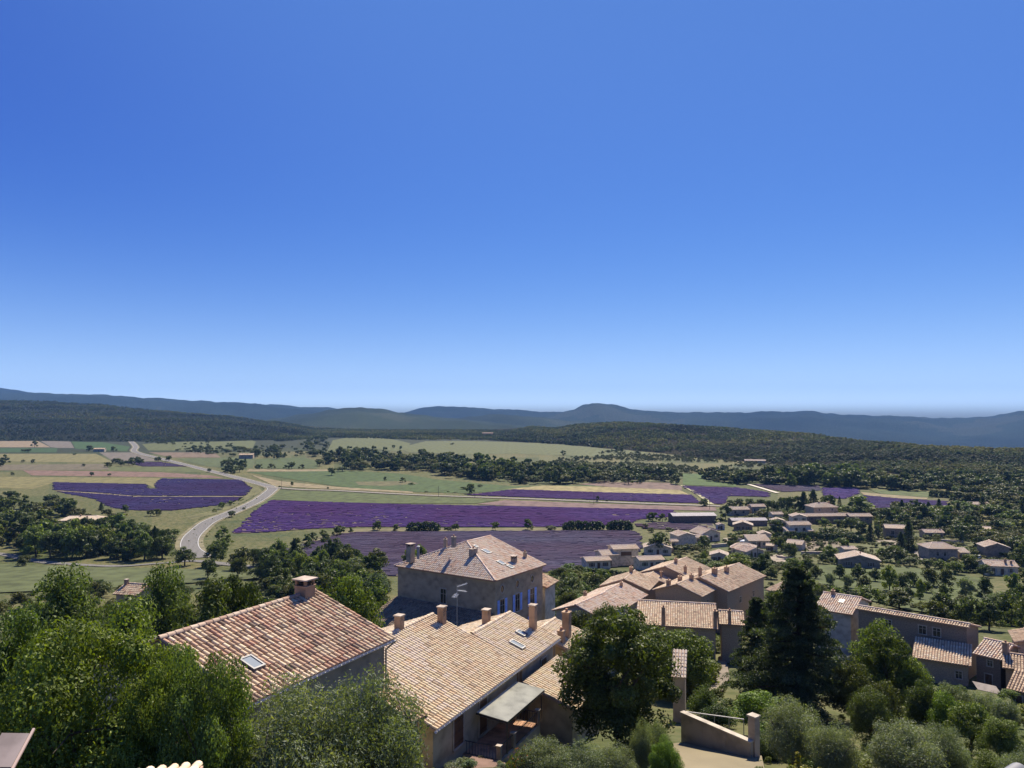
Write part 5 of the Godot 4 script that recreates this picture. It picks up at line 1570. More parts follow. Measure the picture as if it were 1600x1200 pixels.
func near_trees() -> void:
	# left foreground
	tree("bigleaf", spot(150, 25.5), 10.2, 7.0, 2, "big walnut-like tree filling the left foreground", "", "near", 0.3)
	tree("bigleaf", spot(278, 24.5), 8.9, 4.0, 2, "right-hand side tree of the left foreground, touching the nearest roof", "", "near", 2.0)
	tree("bigleaf", spot(5, 27.0), 10.4, 5.6, 1, "dark tree at the left edge of the foreground", "", "near", 1.1)
	tree("shrub", spot(10, 19.0), 5.6, 3.0, 3, "bright yellow-green bush at the left edge", "", "near", 0.0)
	tree("bigleaf", spot(215, 15.5), 6.0, 2.6, 3, "large-leaved shrub at the bottom, left of the sunlit tile ridge", "", "near", 0.5)
	tree("bigleaf", spot(150, 14.0), 5.6, 2.2, 1, "large-leaved shrub at the bottom left corner", "", "near", 4.0)
	tree("shrub", spot(285, 19.0), 7.0, 3.0, 2, "yellowing bush between the large-leaved shrub and the olive tree", "", "near", 1.0)
	tree("bigleaf", spot(330, 23.5), 8.9, 3.6, 0, "dark green bush below the nearest roof", "", "near", 3.0)
	tree("shrub", spot(372, 23.0), 7.6, 2.6, 0, "leafy bush between the nearest roof and the large olive tree", "", "near", 0.6)
	tree("shrub", spot(90, 17.0), 5.6, 2.6, 5, "dark bush in the shade at the lower left", "", "near", 2.0)
	tree("olive", spot(452, 25.0), 7.5, 5.6, 0, "large olive tree in the foreground below the nearest roof, left half", "", "near", 0.0)
	tree("olive", spot(585, 27.0), 7.4, 5.0, 1, "large olive tree in the foreground below the nearest roof, right half", "", "near", 2.2)
	tree("olive", spot(395, 21.0), 5.0, 3.6, 1, "low olive branch mass at the bottom edge, left of the large olive", "", "near", 1.0)
	# behind the nearest house
	tree("bright", spot(545, 82.0), 14.0, 8.0, 0, "tall leafy tree right behind the nearest chimney", "", "mid")
	tree("bright", spot(490, 96.0), 12.0, 8.0, 0, "leafy tree behind the nearest chimney, further back", "", "mid")
	tree("maple", spot(330, 72.0), 13.2, 8.5, 0, "dark rounded tree behind the left end of the nearest roof", "", "mid")
	tree("maple", spot(385, 80.0), 14.0, 8.0, 1, "dark tree just left of the nearest chimney", "", "mid")
	tree("bright", spot(100, 92.0), 16.0, 11.0, 1, "feathery tree on the meadow at the left", "", "mid")
	tree("bright", spot(255, 100.0), 15.5, 9.0, 1, "feathery tree right of the small red roof", "", "mid")
	tree("bright", spot(196, 84.0), 12.6, 8.0, 1, "feathery tree in front of the small red roof", "", "mid")
	tree("broad", spot(14, 70.0), 9.0, 4.5, 5, "slim grey-green tree at the left edge of the meadow", "", "mid")
	# centre
	tree("maple", spot(965, 50.5), 9.6, 8.9, 0, "big dense dark maple in front of the old stone cluster", "", "near", 0.7)
	tree("bright", spot(1065, 84.0), 8.2, 8.0, 0, "glossy dense tree behind the maple, below the broad stone house", "", "mid")
	tree("broad", spot(1018, 86.0), 8.6, 5.5, 5, "bluish conifer-like tree below the broad stone house", "", "mid")
	tree("broad", spot(945, 96.0), 10.0, 5.4, 0, "round tree below the leftmost dark gable", "", "mid")
	tree("broad", spot(905, 100.0), 9.0, 6.0, 4, "bushy tree right of the pale-walled wing", "", "mid")
	for e in [[800, 34.0, 1.4, 2.0, 0], [850, 37.0, 2.9, 3.0, 0], [905, 36.0, 2.9, 3.2, 1], [955, 37.0, 2.8, 2.6, 0], [1000, 39.0, 3.4, 1.6, 0], [1025, 40.0, 3.3, 1.8, 1]]:
		tree("olive", spot(e[0], e[1]), e[2], e[3], e[4], "grey-green bush along the bottom edge below the maple, %s" % ["leftmost, by the pink oleander", "second from left", "middle one", "third from right", "slim one, second from right", "rightmost, by the gravel"][[800, 850, 905, 955, 1000, 1025].find(e[0])], "bushes along the bottom edge", "near")
	tree("bigleaf", spot(1038, 37.0), 3.0, 1.9, 3, "bright fig-leaved bush at the bottom beside the gravel", "", "near")
	tree("shrub", spot(830, 62.0), 3.5, 3.0, 5, "dark bush under the terrace", "", "mid")
	# conifer group
	tree("cedar", spot(1243, 75.0), 14.2, 12.0, 0, "huge dark conifer with tiered branches right of the centre", "", "near", 0.4)
	tree("cedar", spot(1180, 82.0), 11.0, 7.2, 1, "smaller dark conifer left of the huge one", "", "mid", 1.4)
	tree("cedar", spot(1205, 90.0), 12.0, 6.0, 0, "slim dark conifer tucked behind the huge one", "", "mid", 2.4)
	tree("bright", spot(1365, 88.0), 9.6, 6.6, 0, "leafy chestnut in front of the long stone house, upper crown", "", "mid")
	tree("maple", spot(1385, 80.0), 8.6, 6.0, 0, "dark leafy tree in front of the long stone house", "", "mid")
	tree("bright", spot(1418, 78.0), 6.2, 4.6, 0, "bright leafy tree left of the lower lean-to", "", "mid")
	tree("broad", spot(1325, 72.0), 6.5, 4.6, 4, "grey-green tree right of the conifer trunk", "", "mid")
	tree("broad", spot(1372, 62.0), 5.2, 3.6, 4, "olive-toned bush tree below the dark leafy tree", "", "mid")
	tree("broad", spot(1435, 64.0), 5.4, 3.6, 1, "small dark tree on the slope right of centre", "", "mid")
	tree("broad", spot(1352, 54.0), 5.0, 3.4, 0, "dark bush between two olive trees on the lower right", "", "near")
	tree("bright", spot(1470, 62.0), 4.6, 3.4, 3, "bright laurel bush on the right slope, left one", "", "mid")
	tree("bright", spot(1505, 58.0), 4.4, 4.0, 0, "bright laurel bush on the right slope, middle one", "", "mid")
	tree("bright", spot(1552, 55.0), 3.6, 3.6, 0, "bright laurel bush on the right slope, right one", "", "near")
	tree("shrub", spot(1530, 44.0), 3.4, 3.4, 2, "yellow-green bush above the curved roof at the lower right", "", "near")
	for e in [[1482, 74.0, 4.2, 4.0], [1520, 73.0, 3.9, 3.8], [1560, 70.0, 3.6, 3.6]]:
		tree("olive", spot(e[0], e[1]), e[2], e[3], 1, "olive tree under the awning house, %s" % ["left one of three", "middle one of three", "right one of three"][[1482, 1520, 1560].find(e[0])], "olive trees below the houses on the right", "mid")
	tree("bright", spot(1182, 60.0), 3.6, 4.8, 3, "bright green broad bush behind the concrete wall", "", "mid")
	tree("shrub", spot(1095, 72.0), 4.4, 3.6, 0, "leafy bush on the left of the footpath", "", "mid")
	tree("shrub", spot(1115, 66.0), 3.2, 4.2, 5, "dark bush behind the top of the concrete wall", "", "mid")
	tree("shrub", spot(1190, 50.0), 2.4, 3.0, 5, "dark clipped bush right of the concrete wall", "", "near")
	tree("olive", spot(1235, 43.0), 4.6, 4.2, 0, "silvery olive tree at the lower right, leftmost of the front row", "", "near", 1.0)
	tree("olive", spot(1295, 40.0), 3.6, 3.2, 0, "silvery olive tree at the bottom, behind the yellow-flowered stalks", "", "near", 3.0)
	tree("olive", spot(1405, 38.0), 4.0, 4.4, 0, "broad silvery olive tree at the bottom, right of the yellow-flowered stalks", "", "near", 2.0)
	tree("olive", spot(1460, 41.0), 3.9, 3.6, 1, "silvery olive tree left of the curved metal roof", "", "near", 0.0)
	tree("olive", spot(1585, 37.0), 3.4, 3.0, 1, "silvery olive tree right of the curved metal roof", "", "near", 5.0)

func village_trees() -> void:
	trees([[1275, 905, 4, 3.6, "broad", 4], [1312, 905, 4, 3.2, "broad", 1], [1297, 915, 3.4, 3, "olive", 1], [1325, 920, 3.6, 3.2, "olive", 1], [1341, 906, 4.4, 4, "broad", 1], [1350, 925, 4, 4, "broad", 4], [1367, 910, 3.8, 3.4, "broad", 5], [1390, 925, 6.2, 4.2, "bright", 2], [1411, 924, 4.4, 4, "broad", 0], [1423, 918, 4.2, 3.6, "broad", 5]], "on the orchard lawn, left half", "orchard trees on the lawn")
	trees([[1452, 917, 5, 4.4, "broad", 4], [1478, 920, 5.2, 4, "broad", 4], [1510, 936, 5, 4, "olive", 1], [1539, 933, 4.8, 3.2, "broad", 5], [1586, 935, 6, 4.6, "bright", 0], [1438, 938, 4.6, 2.6, "bright", 2], [1448, 927, 3, 2.6, "broad", 0], [1475, 935, 3.4, 2, "broad", 1], [1420, 935, 2.6, 2.6, "broad", 5]], "on the orchard lawn, right half", "orchard trees on the lawn")
	trees([[1360, 948, 4.2, 5.6, "bright", 0], [1405, 952, 4.2, 5.4, "broad", 4], [1475, 962, 4.4, 4.8, "broad", 1], [1505, 955, 4, 2.0, "cypress", 1], [1512, 982, 5.4, 4.4, "broad", 0], [1545, 985, 5.4, 4.4, "broad", 1], [1575, 975, 6, 5, "broad", 0], [1560, 955, 4, 4, "olive", 1], [1440, 958, 2.6, 3, "olive", 2], [1465, 975, 4, 4, "broad", 4], [1596, 985, 5, 4, "broad", 2]], "behind the long stone house", "trees behind the long stone house")
	trees([[1029, 866, 9.2, 9.4, "broad", 1], [1101, 856, 6.4, 6.4, "broad", 0], [1143, 862, 5.2, 4.6, "broad", 1], [1152, 898, 7.4, 9.6, "bright", 2], [1118, 895, 4.0, 7, "bright", 0], [1190, 896, 6.6, 7, "maple", 5], [1205, 905, 4.2, 5.4, "broad", 2], [1233, 874, 7.0, 6.8, "broad", 0], [1220, 862, 6.8, 5.6, "broad", 0], [1238, 898, 6.0, 7, "bright", 0], [1262, 896, 5.4, 5.6, "broad", 1], [1100, 880, 4.4, 3.0, "bright", 2]], "in the gardens of the new quarter", "garden trees of the new quarter")
	trees([[1134, 812, 9.4, 8.0, "broad", 0], [1125, 820, 4.5, 6.0, "broad", 1], [1213, 834, 8.6, 10, "broad", 0], [1200, 812, 9, 2.2, "cypress", 1], [1215, 808, 8.5, 2.2, "cypress", 0], [1230, 810, 10.5, 2.8, "cypress", 1], [1288, 838, 5, 7, "broad", 1], [1305, 838, 5.2, 7, "broad", 0], [1320, 842, 5, 8, "broad", 1], [1290, 826, 6, 6, "bright", 0], [1310, 828, 6.5, 6, "broad", 0]], "around the two-storey house in the new quarter", "trees around the two-storey house")
	trees([[1271, 806, 17.5, 11, "cedar", 1], [1256, 800, 14, 10, "cedar", 0], [1312, 800, 11.0, 3.4, "cypress", 0], [1295, 797, 12, 9, "broad", 0], [1338, 808, 14, 17, "bright", 0], [1243, 800, 12.5, 10, "broad", 1], [1225, 800, 11, 9, "broad", 0], [1206, 800, 9, 9, "broad", 0], [1190, 795, 7.5, 8, "broad", 1], [1172, 794, 7.5, 8, "broad", 0], [1155, 793, 7, 8, "broad", 1], [1142, 793, 6, 8, "broad", 0]], "around the manor house", "tall trees around the manor")
	trees([[1420, 860, 14.4, 8.0, "cedar", 0], [1408, 862, 9, 6, "cedar", 1], [1360, 846, 9.2, 6.4, "cedar", 1], [1372, 842, 8, 5.4, "broad", 0], [1345, 840, 9.4, 8, "broad", 1], [1330, 832, 9.4, 9, "broad", 0], [1385, 822, 10.5, 10, "broad", 0], [1412, 824, 9.4, 10, "broad", 1], [1325, 868, 6, 2.0, "cypress", 0], [1315, 858, 5.4, 6.4, "bright", 0]], "near the stone house with the tall window", "trees near the dark conifer")
	trees([[1400, 878, 6.4, 9.4, "broad", 0], [1378, 875, 5, 4.6, "bright", 0], [1422, 884, 3.4, 6, "broad", 1], [1448, 888, 3.6, 6.4, "broad", 0], [1470, 892, 4.0, 5, "bright", 0], [1492, 898, 5, 6.6, "bright", 0], [1516, 893, 6.0, 6.6, "broad", 0], [1537, 902, 4.6, 5, "broad", 1], [1490, 882, 3, 4, "broad", 4], [1296, 876, 6.0, 7.4, "bright", 0], [1312, 884, 3.4, 4, "bright", 2], [1286, 880, 4, 4, "broad", 1], [1552, 868, 3.6, 5.6, "olive", 0], [1590, 880, 8.6, 5.6, "cedar", 0], [1500, 850, 8.4, 6, "broad", 5], [1530, 862, 7, 6, "broad", 5]], "in the gardens beside the square two-storey house", "garden trees on the right")
	grove([1365, 806, 1400, 796, 1500, 800, 1620, 792, 1620, 832, 1560, 850, 1500, 838, 1430, 830, 1370, 820], 44, ["broad", "maple", "bright", "olive", "cedar"], 6.5, 11.5, 1.05, 6.5, "in the wood behind the right-hand houses", "trees of the wood on the right")
	grove([1580, 850, 1640, 840, 1640, 1000, 1600, 1000, 1592, 930], 16, ["broad", "maple"], 5, 9, 0.9, 5.0, "along the right edge of the village", "trees along the right edge")
	grove([1140, 842, 1210, 826, 1330, 852, 1320, 862, 1260, 870, 1200, 884, 1140, 872], 26, ["broad", "bright", "shrub", "olive", "cypress"], 1.8, 4.6, 1.0, 6.0, "among the new houses", "garden bushes of the new quarter")
	grove([1235, 905, 1320, 935, 1340, 950, 1260, 948, 1225, 930], 14, ["broad", "bright", "shrub", "olive"], 2.4, 5.0, 0.95, 3.6, "between the huge conifer and the orchard", "bushes behind the conifer")
	# left and middle slope
	grove([395, 905, 440, 875, 500, 868, 585, 885, 606, 925, 600, 960, 520, 955, 430, 935], 32, ["broad", "bright", "bright", "maple", "broad", "olive"], 6.2, 9.6, 0.9, 5.0, "on the slope left of the blue-shuttered house", "trees left of the blue-shuttered house")
	grove([850, 905, 900, 890, 955, 915, 912, 960, 870, 965], 20, ["broad", "bright", "shrub"], 2.6, 5.5, 1.1, 4.0, "right of the blue-shuttered house", "bushes right of the blue-shuttered house")
	trees([[525, 880, 9.5, 7.0, "broad", 1], [460, 888, 11.5, 6.0, "cedar", 1], [505, 893, 7.5, 6, "bright", 0], [590, 895, 8.6, 8.6, "broad", 4], [640, 890, 8, 6, "bright", 2], [657, 885, 7.6, 5, "bright", 0], [705, 872, 5, 5, "broad", 1]], "standing before the muted lavender field", "trees before the muted lavender")
	trees([[590, 829, 6.0, 5.6, "broad", 1], [618, 830, 4.4, 4.2, "broad", 1], [712, 830, 4.6, 4, "broad", 1], [774, 829, 5.4, 4.6, "broad", 0], [825, 828, 6.8, 6, "broad", 0], [700, 831, 3, 4, "broad", 0], [860, 829, 3, 6, "broad", 4], [648, 831, 3.4, 4.4, "broad", 1], [1008, 826, 3, 4, "broad", 4], [1045, 830, 2.4, 5, "broad", 1], [1020, 814, 6, 7, "broad", 1], [1035, 815, 5, 5, "broad", 0], [1018, 832, 3, 4, "broad", 0]], "between the two central lavender fields", "bushes between the lavender fields")
	hedge(636, 829, 686, 829.5, 3.8, 4, "dark hedge between the lavender fields, left one of three")
	hedge(880, 829, 944, 829, 4.2, 4, "dark hedge between the lavender fields, middle one of three")
	hedge(949, 829, 987, 829, 4.4, 4, "dark hedge between the lavender fields, right one of three")
	hedge(958, 876, 1046, 880, 2.6, 2, "clipped dark hedge behind the low beige houses")
	hedge(915, 899, 996, 903, 2.2, 2, "clipped hedge in front of the low beige house")
	hedge(1208, 842, 1350, 848, 3.2, 3, "long dark clipped hedge below the two-storey house")
	hedge(1287, 925, 1318, 931, 2.0, 2.4, "clipped hedge on the orchard lawn, left one of two")
	hedge(1320, 931, 1352, 937, 2.0, 2.4, "clipped hedge on the orchard lawn, right one of two")
	hedge(1452, 776, 1488, 778, 4, 4, "dark hedge at the end of the green field on the right")
	grove([440, 858, 470, 846, 545, 825, 560, 830, 520, 842, 478, 862], 16, ["broad", "broad", "shrub"], 3.0, 6.2, 0.9, 5.0, "in the hedge line left of the muted lavender", "bushes left of the muted lavender")
	# left grove
	grove([-60, 796, 20, 784, 60, 786, 120, 800, 170, 815, 125, 812, 70, 806, 0, 812, -60, 815], 18, ["broad", "maple"], 8, 11.0, 1.1, 7.0, "in the oak clump left of the lavender", "oaks left of the lavender")
	grove([-60, 838, 30, 828, 75, 836, 70, 850, 0, 856, -60, 860], 12, ["maple", "broad"], 12, 16, 0.95, 7.0, "in the tall grove at the left edge", "tall trees at the left edge")
	grove([70, 846, 150, 838, 190, 842, 250, 858, 270, 874, 180, 880, 100, 876, 40, 868], 32, ["broad", "bright", "maple", "bright"], 8.5, 13, 0.9, 6.0, "in the grove above the lower lane", "trees above the lower lane")
	trees([[204, 846, 10.5, 2.8, "cypress", 1], [219, 856, 9, 1.9, "cypress", 0], [224, 858, 9.4, 1.8, "cypress", 1], [229, 858, 10.8, 1.9, "cypress", 0], [213, 856, 8.4, 1.8, "cypress", 0], [241, 872, 14.0, 4.6, "cypress", 1], [199, 862, 9, 2.4, "cypress", 1]], "in the grove beside the road bend", "cypresses beside the road bend")
	trees([[288, 884, 7.2, 8.0, "broad", 0], [335, 884, 8.4, 7.4, "broad", 0], [375, 890, 8, 8, "broad", 4], [396, 885, 7, 7, "broad", 1], [325, 905, 7.0, 5.6, "broad", 1], [372, 905, 7.4, 6, "broad", 4], [412, 880, 6, 6, "bright", 0], [440, 905, 9, 8, "broad", 1], [350, 868, 6, 5, "bright", 0], [38, 885, 4.5, 5.4, "broad", 4]], "beside the lower lane", "trees beside the lower lane")
	trees([[362, 808, 4.6, 4.4, "broad", 1], [347, 796, 5.4, 5.2, "bright", 0], [361, 790, 3.6, 4.4, "bright", 0], [375, 783, 2.6, 3, "broad", 0], [381, 797, 2.2, 2, "broad", 1], [335, 800, 2.4, 2.6, "bright", 2], [344, 850, 6.6, 5, "bright", 0], [350, 838, 5.4, 4.4, "bright", 0], [338, 864, 5.6, 5, "bright", 0], [356, 850, 5, 5, "bright", 2], [272, 838, 4, 5, "bright", 0], [268, 850, 5, 6, "broad", 1], [262, 845, 6, 5, "broad", 0], [245, 806, 5.2, 5, "broad", 4], [235, 806, 4.4, 4, "broad", 4], [196, 800, 5.6, 5.4, "broad", 5], [158, 797, 5.4, 4, "cedar", 5]], "beside the curving road", "trees beside the curving road")

func valley_trees() -> void:
	grove([485, 710, 560, 712, 640, 718, 700, 722, 690, 737, 600, 737, 545, 735, 500, 722], 40, ["broad", "maple", "maple"], 13, 19, 0.85, 9.0, "in the riverside belt behind the bright meadow, left part", "riverside trees, left part")
	grove([690, 724, 740, 728, 800, 730, 800, 753, 745, 750, 695, 746], 30, ["broad", "maple", "bright"], 13, 19, 0.85, 8.0, "in the riverside belt behind the bright meadow, middle part", "riverside trees, middle part")
	grove([800, 730, 860, 734, 930, 740, 945, 756, 860, 758, 800, 756], 30, ["broad", "maple"], 11, 16, 0.95, 8.0, "in the riverside belt above the yellow stubble", "riverside trees, right part")
	grove([960, 738, 1040, 740, 1066, 748, 1062, 753, 1005, 753, 965, 748], 16, ["broad", "maple"], 9, 14, 1.05, 8.0, "in the tree belt left of the bright green field", "tree belt left of the bright green field")
	grove([1100, 744, 1160, 746, 1205, 748, 1205, 759, 1150, 757, 1102, 752], 20, ["broad", "maple"], 9, 13, 1.1, 8.0, "in the tree belt right of the bright green field", "tree belt right of the bright green field")
	grove([1200, 748, 1330, 748, 1350, 754, 1345, 763, 1280, 761, 1200, 759], 28, ["broad", "maple", "bright"], 12, 18, 0.95, 8.0, "at the foot of the ridge behind the cedar", "trees at the foot of the ridge, left")
	grove([1350, 750, 1470, 752, 1620, 756, 1620, 772, 1500, 768, 1455, 767, 1365, 766], 34, ["broad", "maple"], 10, 15, 1.05, 8.0, "at the foot of the ridge behind the green field", "trees at the foot of the ridge, right")
	grove([1490, 770, 1620, 772, 1620, 792, 1560, 790, 1480, 788], 18, ["broad", "maple"], 7, 12, 1.1, 8.0, "left of the pale farmhouse under the ridge", "trees around the farmhouse under the ridge")
	grove([397, 699, 445, 698, 450, 716, 430, 718, 398, 716], 16, ["broad", "maple"], 8, 12, 1.0, 12.0, "in the clump right of the far road", "clump right of the far road")
	grove([470, 690, 514, 686, 512, 703, 480, 704], 16, ["broad"], 8, 12, 1.1, 14.0, "in the clump on the slope left of centre", "clump on the slope left of centre")
	grove([272, 703, 345, 700, 395, 704, 395, 712, 340, 710, 275, 707], 16, ["broad", "broad"], 6, 10, 1.0, 12.0, "in the hedge row right of the far road", "hedge row right of the far road")
	grove([230, 690, 268, 690, 270, 694, 225, 694], 8, ["broad"], 5, 8, 1.4, 14.0, "at the far bend of the road", "bushes at the far bend")
	grove([350, 722, 385, 722, 380, 740, 360, 742, 350, 735], 12, ["broad", "maple"], 7, 11, 1.0, 8.0, "in the clump beside the road above the junction", "clump above the junction")
	grove([-60, 724, 10, 722, 20, 742, -60, 745], 9, ["maple", "broad"], 8, 12, 1.0, 9.0, "at the left edge of the stubble field", "trees at the left edge of the valley")
	grove([175, 724, 222, 721, 222, 727, 178, 729], 8, ["broad"], 6, 9, 1.2, 9.0, "left of the small purple strip", "trees left of the small purple strip")
	trees([[54, 699, 12, 11, "broad", 0], [44, 707, 7, 10, "broad", 1], [36, 706, 5, 7, "broad", 0], [139, 705, 11, 12, "broad", 1], [177, 706, 9, 11, "broad", 1], [206, 723, 8, 7, "broad", 1], [247, 722, 8, 8, "broad", 1], [264, 721, 9, 8, "broad", 0], [168, 730, 7, 9, "broad", 4], [52, 724, 6, 5, "broad", 1], [36, 723, 4, 5, "broad", 0], [117, 711, 3, 6, "broad", 1], [130, 729, 4, 4, "broad", 1], [143, 744, 5, 4.4, "broad", 1], [171, 744, 3.4, 3.4, "broad", 0], [327, 738, 5, 4, "broad", 1], [19, 743, 4.2, 4.2, "broad", 0]], "dotted over the fields left of the road", "single trees left of the road")
	trees([[405, 733, 6.4, 9, "broad", 1], [424, 733, 6.4, 9, "broad", 4], [456, 733, 9.5, 9, "broad", 1], [447, 733, 5, 7, "broad", 0], [472, 733, 5.6, 8, "broad", 4], [518, 743, 9.5, 9, "broad", 0], [535, 737, 6.6, 11, "broad", 1], [500, 728, 9, 11, "broad", 0], [602, 751, 4.4, 3, "broad", 1], [629, 754, 5, 6, "broad", 0], [643, 757, 2.6, 9, "shrub", 1], [456, 760, 5, 2.4, "broad", 1], [437, 762, 2.2, 2, "broad", 0], [512, 764, 2, 2, "broad", 1], [736, 771, 9, 8, "broad", 0], [724, 765, 2.8, 5, "broad", 1], [667, 769, 2, 5, "shrub", 1], [700, 769, 2, 3, "shrub", 0], [710, 770, 1.4, 6, "shrub", 4], [750, 761, 2.6, 5, "broad", 1]], "dotted over the bright meadow", "single trees on the bright meadow")
	trees([[982, 757, 10, 9.4, "broad", 0], [1000, 756, 5.4, 6, "broad", 1], [1056, 757, 11, 11, "broad", 0], [934, 784, 4.6, 3, "broad", 1], [948, 784, 2, 2, "broad", 0], [1101, 791, 6, 7, "broad", 0], [1142, 758, 4, 5, "broad", 1], [880, 712, 8, 9, "broad", 1], [963, 707, 12, 10, "broad", 0], [971, 707, 10, 6, "broad", 0], [989, 713, 6, 12, "broad", 1], [626, 702, 7, 6, "broad", 1], [615, 701, 8, 5, "broad", 0], [707, 695, 4, 9, "broad", 1], [1441, 767, 8, 8, "broad", 0], [1498, 782, 7, 11, "broad", 0], [1515, 773, 5, 12, "broad", 1]], "dotted over the fields right of centre", "single trees on the fields right of centre")

func small_things() -> void:
	# television aerial on the low wing
	var p := at_height(714, 990, 37.0)
	var o := thing("television_aerial", "grey television aerial on a thin mast before the big house's shaded wall", "aerial", p)
	var mb := MB.new()
	mb.bar(Vector3(0, -1.0, 0), Vector3(0, 5.6, 0), 0.05, 0.05, lin(0.4, 0.4, 0.4))
	part(o, "mast", mb, M.metal)
	for k in 3:
		var am := MB.new()
		var y := 5.4 - k * 0.4
		var d: Vector3 = [Vector3(0.9, 0.35, 0.3), Vector3(0.8, -0.25, -0.6), Vector3(-0.2, -0.1, 0.9)][k].normalized()
		am.bar(Vector3(0, y, 0), Vector3(0, y, 0) + d * 1.3, 0.045, 0.045, lin(0.6, 0.6, 0.6))
		var s := d.cross(Vector3.UP).normalized()
		for j in 7:
			var q := Vector3(0, y, 0) + d * (0.15 + j * 0.18)
			am.bar(q - s * 0.3, q + s * 0.3, 0.03, 0.03, lin(0.6, 0.6, 0.6))
			am.bar(q - Vector3.UP * 0.16, q + Vector3.UP * 0.16, 0.03, 0.03, lin(0.6, 0.6, 0.6))
		part(o, "antenna", am, M.metal)
	# concrete garden wall stepping down the slope, with its end pillar
	var a := at_depth(1064, 1114, 52.5)
	var b := at_depth(1173, 1161, 48.0)
	var x := Vector3(b.x - a.x, 0, b.z - a.z).normalized()
	var n := x.cross(Vector3.UP)
	var w := thing("garden_wall", "concrete garden wall with a sloping top below the footpath", "wall", Vector3(a.x, gh(a.x, a.z) - 1.0, a.z), Basis(x, Vector3.UP, n))
	var l := Vector2(b.x - a.x, b.z - a.z).length()
	var y0: float = a.y - w.position.y
	var y1: float = b.y - w.position.y
	var wm := MB.new()
	var grey_c := lin(0.34, 0.30, 0.23)
	for i in 3:
		var f0 := i / 3.0
		var f1 := (i + 1) / 3.0 - 0.003
		var h0 := lerpf(y0, y1, f0)
		var h1 := lerpf(y0, y1, f1)
		var pm := MB.new()
		pm.quad(Vector3(l * f0, -1, 0), Vector3(l * f0, h0, 0), Vector3(l * f1, h1, 0), Vector3(l * f1, -1, 0), grey_c)
		pm.quad(Vector3(l * f0, h0, 0), Vector3(l * f0, h0, -0.28), Vector3(l * f1, h1, -0.28), Vector3(l * f1, h1, 0), grey_c)
		pm.quad(Vector3(l * f0, -1, -0.28), Vector3(l * f0, h0, -0.28), Vector3(l * f1, h1, -0.28), Vector3(l * f1, -1, -0.28), grey_c)
		pm.quad(Vector3(l * f1, -1, 0), Vector3(l * f1, h1, 0), Vector3(l * f1, h1, -0.28), Vector3(l * f1, -1, -0.28), grey_c)
		part(w, "panel", pm, M.stucco)
	wm.bar(Vector3(-0.05, y0 + 0.04, -0.14), Vector3(l, y1 + 0.04, -0.14), 0.42, 0.08, lin(0.46, 0.41, 0.33))
	part(w, "coping", wm, M.stucco)
	var e := thing("garden_wall", "tall narrow concrete wall end standing at the lower end of the garden wall", "wall", Vector3(b.x, gh(b.x, b.z) - 1.0, b.z) + n * -0.5, Basis(x, Vector3.UP, n))
	var em := MB.new()
	em.box(Vector3(-0.2, (y1 + 0.55) * 0.5, -0.1), Vector3(0.5, y1 + 0.55, 0.5), lin(0.42, 0.36, 0.28))
	part(e, "wall", em, M.stucco)
	var cm := MB.new()
	cm.box(Vector3(-0.2, y1 + 0.6, -0.1), Vector3(0.64, 0.1, 0.58), lin(0.5, 0.44, 0.36))
	part(e, "coping", cm, M.stucco)
	var r := thing("handrail", "thin metal handrail crossing behind the concrete garden wall", "handrail", at_depth(1072, 1112, 55.5))
	var rm := MB.new()
	var q := at_depth(1162, 1124, 54.0) - r.position
	rm.bar(Vector3.ZERO, q, 0.06, 0.06, lin(0.4, 0.38, 0.34))
	for i in 5:
		var t := q * (i / 4.0)
		rm.bar(t, t - Vector3(0, 1.4, 0), 0.05, 0.05, lin(0.2, 0.19, 0.17))
	part(r, "rail", rm, M.metal)
	# swimming pool
	var g := on_ground(1049, 884)
	var pl := thing("swimming_pool", "turquoise swimming pool with a pale deck beside the low beige house", "swimming pool", g)
	var dm := MB.new()
	for s in [-1, 1]:
		dm.box(Vector3(0, 0.15, s * 3.2), Vector3(9.4, 0.5, 1.6), lin(0.6, 0.54, 0.45))
		dm.box(Vector3(s * 4.0, 0.147, 0), Vector3(1.4, 0.494, 4.79), lin(0.6, 0.54, 0.45))
	part(pl, "deck", dm, M.stucco)
	var pw := MB.new()
	pw.box(Vector3(0, 0.1, 0), Vector3(6.6, 0.3, 4.8), lin(0.13, 0.42, 0.42))
	part(pl, "water", pw, M.pool)
	# awning of the narrow tall house
	var aw := thing("awning", "faded beige awning on the narrow tall house", "awning", at_depth(1519, 1064, 95.0))
	var at2 := at_depth(1556, 1072, 93.0) - aw.position
	var awm := MB.new()
	awm.slab(Vector3.ZERO, at2, at2 + Vector3(-0.1, -0.55, 1.3), Vector3(-0.1, -0.55, 1.3), Vector3(0, -0.05, 0), lin(0.5, 0.42, 0.33))
	awm.slab(Vector3.ZERO, at2 + Vector3(-0.1, -0.553, 1.3), Vector3(-0.1, -0.553, 1.3), Vector3(-0.05, -0.3, 0.7), Vector3(0, -0.05, 0), lin(0.5, 0.42, 0.33))
	part(aw, "canvas", awm, M.stucco)
	# curved metal roof at the lower right
	var c := spot(1533, 33.0)
	var tn := thing("tunnel_shed", "curved grey metal roof with a slatted brown end at the bottom right", "shed", c, Basis(Vector3.UP, -0.95))
	var sm := MB.new()
	sm.smooth = true
	var em2 := MB.new()
	var hh := 2.35
